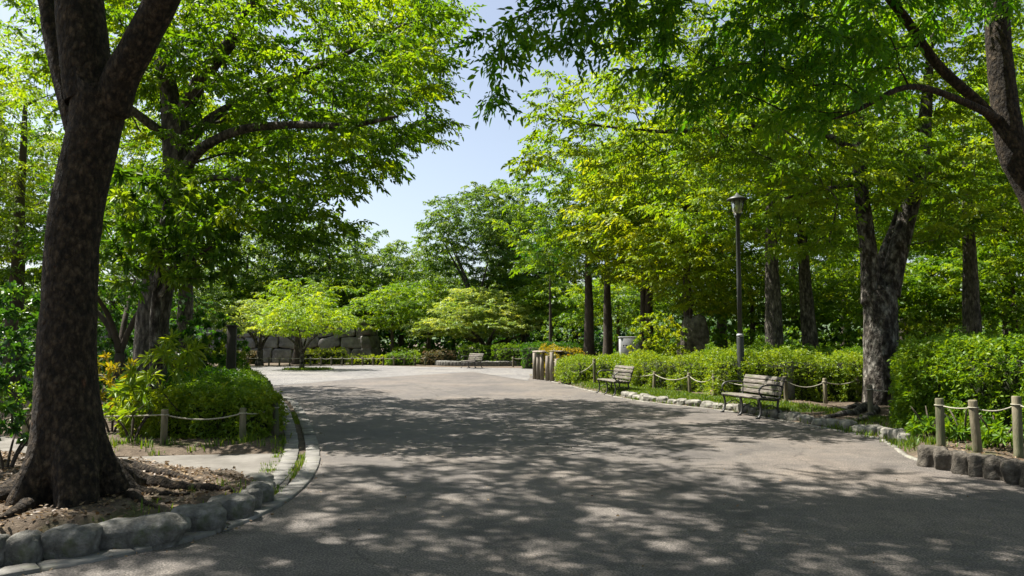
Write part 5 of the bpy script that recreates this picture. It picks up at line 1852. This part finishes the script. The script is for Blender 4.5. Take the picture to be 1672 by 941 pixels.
lit = np.vstack([tree_bed.scatter(8200, grs), hedge_bed.scatter(1500, grs), lawn_bed.scatter(4200, grs, lambda q: (q[:, 1] < 24) & (q[:, 0] < 13) & (noise3(q3(q), .9) > -.3))])
ii = grs.integers(0, len(Rcurve), 7000)
lr = Rcurve[ii] + N_[ii] * grs.uniform(.25, 3.2, (7000, 1)) + np.column_stack([grs.normal(0, .1, (7000, 2)), np.zeros(7000)])
lr = lr[(lr[:, 1] > 8.5) & (lr[:, 1] < 18.5) & (noise3(lr, .9) > -.5)]
lr[:, 2] = lawn_bed.z(lr)
lit = np.vstack([lit, lr])
gq = offset(Lcurve, .62)
gq = gq[gq[:, 1] < 9]
gq = gq[grs.integers(0, len(gq), 700)] + np.column_stack([grs.normal(0, .12, (700, 2)), np.zeros(700)])
road = np.column_stack([grs.uniform(-4, 6, 900), grs.uniform(4, 22, 900), np.full(900, .002)])
road = road[inside(asph, road[:, :2])]
ed = Lcurve[grs.integers(0, len(Lcurve), 260)] + np.column_stack([grs.normal(0, .1, (260, 2)), np.full(260, .01)])
tag(link('leaf_litter', litter_mesh('leaf_litter', np.vstack([lit, gq]), grs, (.022, .058))), kind='stuff')
tag(link('leaf_litter', litter_mesh('leaf_litter', np.vstack([road[:420], ed]), grs, (.015, .035))), kind='stuff')

# ------------------------------------------------------------------ light
world = bpy.data.worlds.new('World')
SC.world = world
world.use_nodes = True
nt = world.node_tree
bg = nt.nodes['Background']
sky = nt.nodes.new('ShaderNodeTexSky')
sky.sky_type = 'NISHITA'
sky.sun_disc = False
sun_dir = norm(np.array([SUN_AZ[0] * math.cos(R(SUN_EL)), SUN_AZ[1] * math.cos(R(SUN_EL)), math.sin(R(SUN_EL))]))   # towards the sun
sky.sun_elevation = R(SUN_EL)
sky.sun_rotation = math.atan2(sun_dir[0], sun_dir[1])
sky.air_density = 1.0
sky.dust_density = 1.8
sky.ozone_density = 1.2
hsv = nt.nodes.new('ShaderNodeHueSaturation')
hsv.inputs['Saturation'].default_value = .72
hsv.inputs['Value'].default_value = 1.3
nt.links.new(sky.outputs[0], hsv.inputs['Color'])
nt.links.new(hsv.outputs[0], bg.inputs[0])
bg.inputs[1].default_value = .052
sd = bpy.data.lights.new('sun', 'SUN')
sd.energy = 5.0
sd.angle = R(.53)
sd.color = (1.0, .95, .86)
so = bpy.data.objects.new('sun', sd)
COL.objects.link(so)
so.rotation_euler = Vector(tuple(-sun_dir)).to_track_quat('-Z', 'Y').to_euler()

SC.view_settings.view_transform = 'Standard'
SC.view_settings.look = 'None'
SC.view_settings.gamma = 1.0
SC.view_settings.use_curve_mapping = False
SC.view_settings.exposure = 1.48
cy = SC.cycles
cy.max_bounces = 7
cy.diffuse_bounces = 4
cy.glossy_bounces = 2
cy.transmission_bounces = 4
cy.transparent_max_bounces = 4
cy.use_denoising = True
cy.denoiser = 'OPENIMAGEDENOISE'
cy.caustics_reflective = False
cy.caustics_refractive = False
cy.sample_clamp_indirect = 6
nf = sum(len(o.data.polygons) for o in SC.objects if o.type == 'MESH')
print('FACES', nf, 'UNIQUE', sum(len(m.polygons) for m in bpy.data.meshes))
